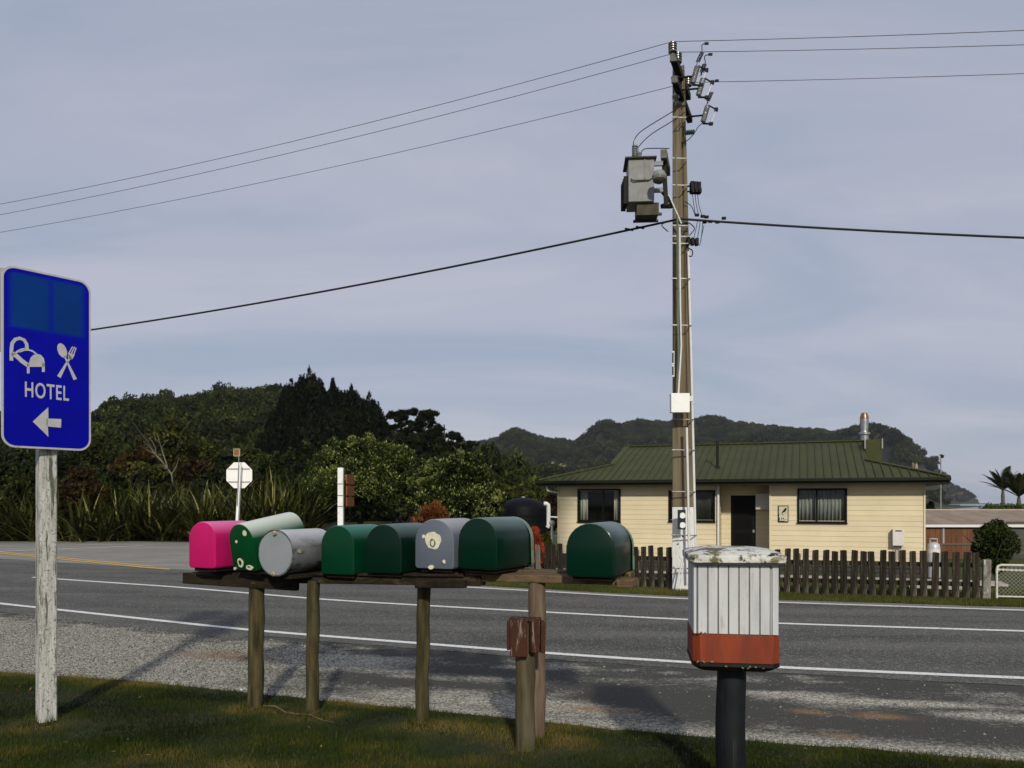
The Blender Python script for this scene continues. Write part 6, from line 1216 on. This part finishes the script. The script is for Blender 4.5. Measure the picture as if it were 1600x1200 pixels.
palm(1567, 790, 766, 60, 2.0, 'nikau palm with upswept fronds, the left and taller one', 5); palm(1592, 790, 776, 52, 2.0, 'nikau palm cut by the right picture edge', 6)

# ------------------------------------------------------------------ forested hills
def hill(name, label, sky_pts, Dr, D0, th, mtl, px0, px1, back=.25, rough=1.0, ncol=160, nrow=44, power=1.0, seed=0):
    ps, ys_ = zip(*sky_pts)
    def z(px, D):
        e = (HY - np.interp(px, ps, ys_)) / F; zr = EYE + e * Dr - th
        t = np.clip((D - D0) / (Dr - D0), 0, 1); b = np.clip((D - Dr) / (Dr * back), 0, 1)
        base = np.maximum(zr, -1) * (t ** power) * (1 - b * b * (3 - 2 * b))
        a = (np.asarray(px) - 800) / F; X = a * D; Y = D; s = Dr / 16.0
        nz_ = np.sin(X / s * 1.7 + seed) * np.cos(Y / s * 1.1 + X / s * .6) + .5 * np.sin(X / s * 4.1 + 2 + Y / s * 2.0) + .3 * np.sin(X / s * 8.7 + 1)
        return base + rough * Dr * .012 * nz_ * np.sin(np.pi * np.clip(t, 0, 1)) * (base > 0) - 1.2 * (1 - np.minimum(1, t * 20)) 
    P_ = np.linspace(px0, px1, ncol); Dd = np.concatenate([np.linspace(D0 - 5, Dr, nrow), np.linspace(Dr * 1.03, Dr * (1 + back), 6)])
    A, B = np.meshgrid(P_, Dd); Z_ = z(A, B); X = (A - 800) / F * B; V = np.stack([X.ravel(), B.ravel(), Z_.ravel()], 1); ii, jj = np.meshgrid(np.arange(len(Dd) - 1), np.arange(ncol - 1), indexing='ij'); a = (ii * ncol + jj).ravel(); Q = np.stack([a, a + 1, a + ncol + 1, a + ncol], 1)
    o = np_mesh(name, V, Q, mtl); o.data.polygons.foreach_set('use_smooth', [True] * len(o.data.polygons)); tag(o, label, kind='structure'); return z
M_hill = mat('hill_soil', (.008, .012, .004), (.018, .022, .008), scale=.05, rough=.95)
def crown_proto(seed, R, H, ncl, per, L, Wd, up=.35):
    blobs = [(0, 0, H * .55, R * .8, R * .8, H * .40)] + [(math.cos(a) * R * .45, math.sin(a) * R * .45, H * (.5 + .12 * math.sin(a * 3 + seed)), R * .55, R * .55, H * .34) for a in (seed, seed + 2.1, seed + 4.2)]
    cc, br = blob_centres(blobs, ncl, seed, .55); V, Q, v, d = clusters_cloud(cc, np.full(len(cc), R * .30), per, L, Wd, seed, up=up); return V, Q, v
def forest(zf, px0, px1, D0, D1, n, protos, seed, skip=None, bias=1.0):
    r = np.random.default_rng(seed); px = r.uniform(px0, px1, n); D = D0 + (D1 - D0) * r.random(n) ** bias; z = zf(px, D); X = (px - 800) / F * D
    ok = z > -2
    if skip is not None: ok &= ~skip(px, D, z, r)
    return X[ok], D[ok], z[ok], px[ok]
def scatter(name, label, X, Y, Z_, srcs, sc_, seed, cat='forest'):
    """one object of points that carries trees of the given kinds (geometry nodes)"""
    r = np.random.default_rng(seed); n = len(X); me = bpy.data.meshes.new(name); me.vertices.add(n); me.vertices.foreach_set('co', np.stack([X, Y, Z_], 1).astype(np.float32).ravel())
    o = bpy.data.objects.new(name, me); COL.objects.link(o)
    for nm, ty, arr in (('sc', 'FLOAT', sc_ * r.uniform(.5, 1.5, n)), ('rz', 'FLOAT', r.random(n) * 6.283), ('ix', 'INT', r.integers(0, len(srcs), n))):
        a = me.attributes.new(nm, ty, 'POINT'); a.data.foreach_set('value', arr.astype(np.int32 if ty == 'INT' else np.float32))
    ng = bpy.data.node_groups.new(name, 'GeometryNodeTree'); ng.interface.new_socket('Geometry', in_out='INPUT', socket_type='NodeSocketGeometry'); ng.interface.new_socket('Geometry', in_out='OUTPUT', socket_type='NodeSocketGeometry')
    gi = N(ng, 'NodeGroupInput'); go = N(ng, 'NodeGroupOutput'); ip = N(ng, 'GeometryNodeInstanceOnPoints'); g2 = N(ng, 'GeometryNodeGeometryToInstance')
    for so_ in srcs[::-1]:
        q = N(ng, 'GeometryNodeObjectInfo'); q.inputs['Object'].default_value = so_; q.transform_space = 'ORIGINAL'; ng.links.new(q.outputs['Geometry'], g2.inputs[0])
    def attr(nm, ty): q = N(ng, 'GeometryNodeInputNamedAttribute', data_type=ty); q.inputs[0].default_value = nm; return q.outputs[0]
    ng.links.new(gi.outputs[0], ip.inputs['Points']); ng.links.new(g2.outputs[0], ip.inputs['Instance']); ip.inputs['Pick Instance'].default_value = True; ng.links.new(attr('ix', 'INT'), ip.inputs['Instance Index'])
    cx = N(ng, 'ShaderNodeCombineXYZ'); ng.links.new(attr('rz', 'FLOAT'), cx.inputs[2]); ng.links.new(cx.outputs[0], ip.inputs['Rotation']); ng.links.new(attr('sc', 'FLOAT'), ip.inputs['Scale']); ng.links.new(ip.outputs[0], go.inputs[0])
    md = o.modifiers.new('trees', 'NODES'); md.node_group = ng; return tag(o, label, cat, kind='stuff')
LM_for = leaf_mat('forest_leaf', (.003, .0055, .001), (.017, .025, .003), (.085, .090, .014), rough=.65, trans=.05, rnd=.62, nscale=.02)
LM_far = leaf_mat('far_forest_leaf', (.002, .0035, .0015), (.010, .014, .005), (.040, .042, .014), rough=.7, trans=0, rnd=0, nscale=.008)
# near hill on the left
sk1 = [(-400, 690), (-200, 670), (0, 652), (140, 652), (170, 642), (200, 640), (240, 633), (290, 628), (330, 621), (370, 617), (410, 614), (440, 616), (480, 630), (540, 655), (600, 690), (640, 715), (690, 735), (740, 755), (790, 770), (820, 785), (900, 800)]
z1f = hill('hill', 'near bush covered hill on the left', sk1, 230, 78, 3.4, M_hill, -420, 860, seed=1)
pr = [crown_proto(300 + k_, 2.3, 4.0, 44, 34, .50, .24) for k_ in range(5)]
X, Y, Zz, pxx = forest(z1f, -330, 830, 82, 236, 3600, pr, 4, bias=.8)
Xr, Yr, Zr, pr_x = forest(z1f, 60, 800, 222, 231, 150, pr, 5); vis = (pxx > 70) & (pxx < 800)
order = np.argsort(Y + np.where(vis, 0, 9999)); ind = order[:180]; rest = np.setdiff1d(np.arange(len(X)), ind)
proto_o = []
for V, Q, v in pr: o = np_mesh('hillside_tree', V, Q, LM_for, v=v); proto_o.append(o)
allx = [(X[i], Y[i], Zz[i], 1.0) for i in ind] + [(a, b, c_, 1.05) for a, b, c_ in zip(Xr, Yr, Zr)][:110]; rt_ = random.Random(2)
for i, (a, b, c_, s) in enumerate(allx):
    o = proto_o[i] if i < 5 else bpy.data.objects.new('hillside_tree', proto_o[i % 5].data)
    if i >= 5: COL.objects.link(o)
    s *= rt_.uniform(.6, 1.6); o.location = (a, b, c_ - .3); o.rotation_euler = (0, 0, rt_.uniform(0, 6.28)); o.scale = (s, s, s * rt_.uniform(.9, 1.3))
    tag(o, 'rounded dark green native tree on the near hill', 'tree', 'forest trees on the near hill')
scatter('hillside_forest', 'dense native forest covering the near hillside', X[rest], Y[rest], Zz[rest] - .3, proto_o, 1.0, 6)
# green spur behind the tank
sk2 = [(700, 800), (730, 760), (760, 738), (800, 728), (840, 738), (880, 756), (930, 772), (1000, 790), (1040, 800)]
z2f = hill('spur', 'lighter green spur behind the water tank', sk2, 330, 200, 4, M_hill, 690, 1040, seed=4, ncol=60)
X, Y, Zz, _ = forest(z2f, 700, 1000, 205, 336, 700, pr, 14); scatter('spur_forest', 'lighter green scrub forest on the spur', X, Y, Zz - .5, proto_o, 1.15, 15)
# main range and headland
sk3 = [(560, 720), (650, 700), (735, 693), (760, 689), (790, 684), (800, 681), (815, 686), (830, 679), (860, 688), (880, 694), (893, 697), (915, 682), (940, 669), (970, 662), (1000, 659), (1020, 659), (1042, 663), (1060, 662), (1100, 658), (1140, 659), (1180, 663), (1230, 668), (1270, 671), (1310, 676), (1340, 678), (1370, 680), (1400, 686), (1412, 689), (1425, 697), (1434, 706), (1441, 717), (1448, 730), (1462, 742), (1475, 760), (1482, 785), (1490, 800)]
z3f = hill('range', 'long bush clad range ending in a headland', sk3, 950, 420, 6, mat('range_soil', (.012, .016, .009), (.03, .032, .018), scale=.01, c3=(.17, .13, .085), s3=.012, t3=(.66, .72), rough=.95), 540, 1500, seed=2, ncol=220, nrow=60, rough=1.3, back=.06)
def skip3(px, D, z, r):
    y = HY - (z - EYE) / D * F
    a = ((px - 865) / 24) ** 2 + ((y - 746) / 26) ** 2 < 1; b = ((px - 1382) / 24) ** 2 + ((y - 714) / 18) ** 2 < 1; c = (px > 1418) & (y > 690) & (r.random(len(px)) < .75)
    return (a | b) & (r.random(len(px)) < .9) | c
X, Y, Zz, pxs = forest(z3f, 600, 1474, 430, 952, 9500, pr, 24, skip3, bias=.7); scatter('range_forest', 'far forest covering the long range', X, Y, Zz - 1.5, proto_o, 1.8, 25)
X, Y, Zz, _ = forest(z3f, 640, 1405, 940, 951, 260, pr, 26, None); scatter('ridge_forest', 'uneven line of far trees along the ridge', X, Y, Zz - 1.0, proto_o, 1.7, 27)
# bare slips and cliffs as rough rock faces
M_rock = mat('pale_slip_rock', (.30, .24, .16), (.16, .12, .075), scale=.12, c3=(.06, .06, .03), s3=.10, t3=(.50, .60), rough=.95, bump=.5, bscale=.5, bd=1)
M_slip = mat('brown_slip', (.12, .075, .045), (.07, .05, .03), scale=.15, c3=(.03, .035, .015), s3=.12, t3=(.52, .62), rough=.95)
def slip(px0, px1, y0, y1, mtl, lab, seed):
    r = random.Random(seed); m = MB(); n = 12; g = []
    for j in range(n + 1):
        for i in range(n + 1):
            px = px0 + (px1 - px0) * (i / n); yy = y0 + (y1 - y0) * j / n
            # find distance where the hill surface meets this elevation
            Ds = np.linspace(440, 948, 160); yv = HY - (z3f(np.full(160, px), Ds) - EYE) / Ds * F; k_ = int(np.argmin(np.abs(yv - yy))); D = Ds[k_] - 2
            ex = (i / n - .5) * 2; ey = (j / n - .5) * 2; sh_ = 1 - (ex * ex + ey * ey) + .5 * noise.noise(Vector((i * .5, j * .5, seed))); p = Vector(((px - 800) / F * D, D, float(z3f(np.array([px]), np.array([D]))[0]) + .6)); p.z += -6 if sh_ < .12 else 3.5; g.append(p)
    m.add(g, [(j * (n + 1) + i, j * (n + 1) + i + 1, (j + 1) * (n + 1) + i + 1, (j + 1) * (n + 1) + i) for j in range(n) for i in range(n)]); tag(m.build('bare_slip', mtl, smooth=60), lab, kind='structure')
slip(845, 892, 722, 756, M_rock, 'pale slip scar on the range left of the roof', 3); slip(1360, 1406, 695, 716, M_slip, 'brown bare slope near the headland top', 5); slip(1422, 1442, 706, 735, M_rock, 'pale cliff face of the headland', 7)
# further headland
sk4 = [(1300, 745), (1400, 740), (1440, 744), (1465, 751), (1485, 752), (1500, 758), (1512, 764), (1520, 774), (1529, 782), (1534, 793), (1538, 800)]
z4f = hill('far_headland', 'distant misty headland dropping to the sea', sk4, 1500, 1250, 4, mat('far_rock', (.045, .045, .035), (.022, .028, .018), scale=.02, c3=(.26, .25, .22), s3=.035, t3=(.66, .74), rough=.95), 1290, 1545, seed=6, ncol=90, back=.05)
X, Y, Zz, _ = forest(z4f, 1300, 1522, 1300, 1502, 900, pr, 34); scatter('headland_forest', 'far scrub on the distant headland', X, Y, Zz - 4.5, proto_o, 1.8, 35)

m = MB(); m.add([(110, 215, -.70), (420, 215, -.70), (1650, 1690, -.70), (700, 1690, -.70), (300, 500, -.70)], [(0, 1, 2, 3, 4)]); o = m.build('sea', mat('sea_water', (.10, .12, .14), (.16, .18, .20), scale=.3, rough=.25, spec=.5, bump=.6, bscale=2, bd=.1)); tag(o, 'pale grey sea beyond the hedge', kind='structure')
# ------------------------------------------------------------------ air
m = MB(); m.box((0, 700, 74), (3460, 2060, 152.5)); hzb = m.build('haze', None if False else mat('dummy', (1, 1, 1)))
hm = bpy.data.materials.new('haze'); hm.use_nodes = True; t = hm.node_tree; t.nodes.clear(); ho = N(t, 'ShaderNodeOutputMaterial'); pv = N(t, 'ShaderNodeVolumePrincipled'); pv.inputs['Color'].default_value = (.86, .90, 1.0, 1); pv.inputs['Density'].default_value = .00011; pv.inputs['Anisotropy'].default_value = .2
t.links.new(pv.outputs[0], ho.inputs['Volume']); hzb.data.materials.clear(); hzb.data.materials.append(hm); tag(hzb, 'thin pale sea haze filling the valley', 'haze', kind='stuff')
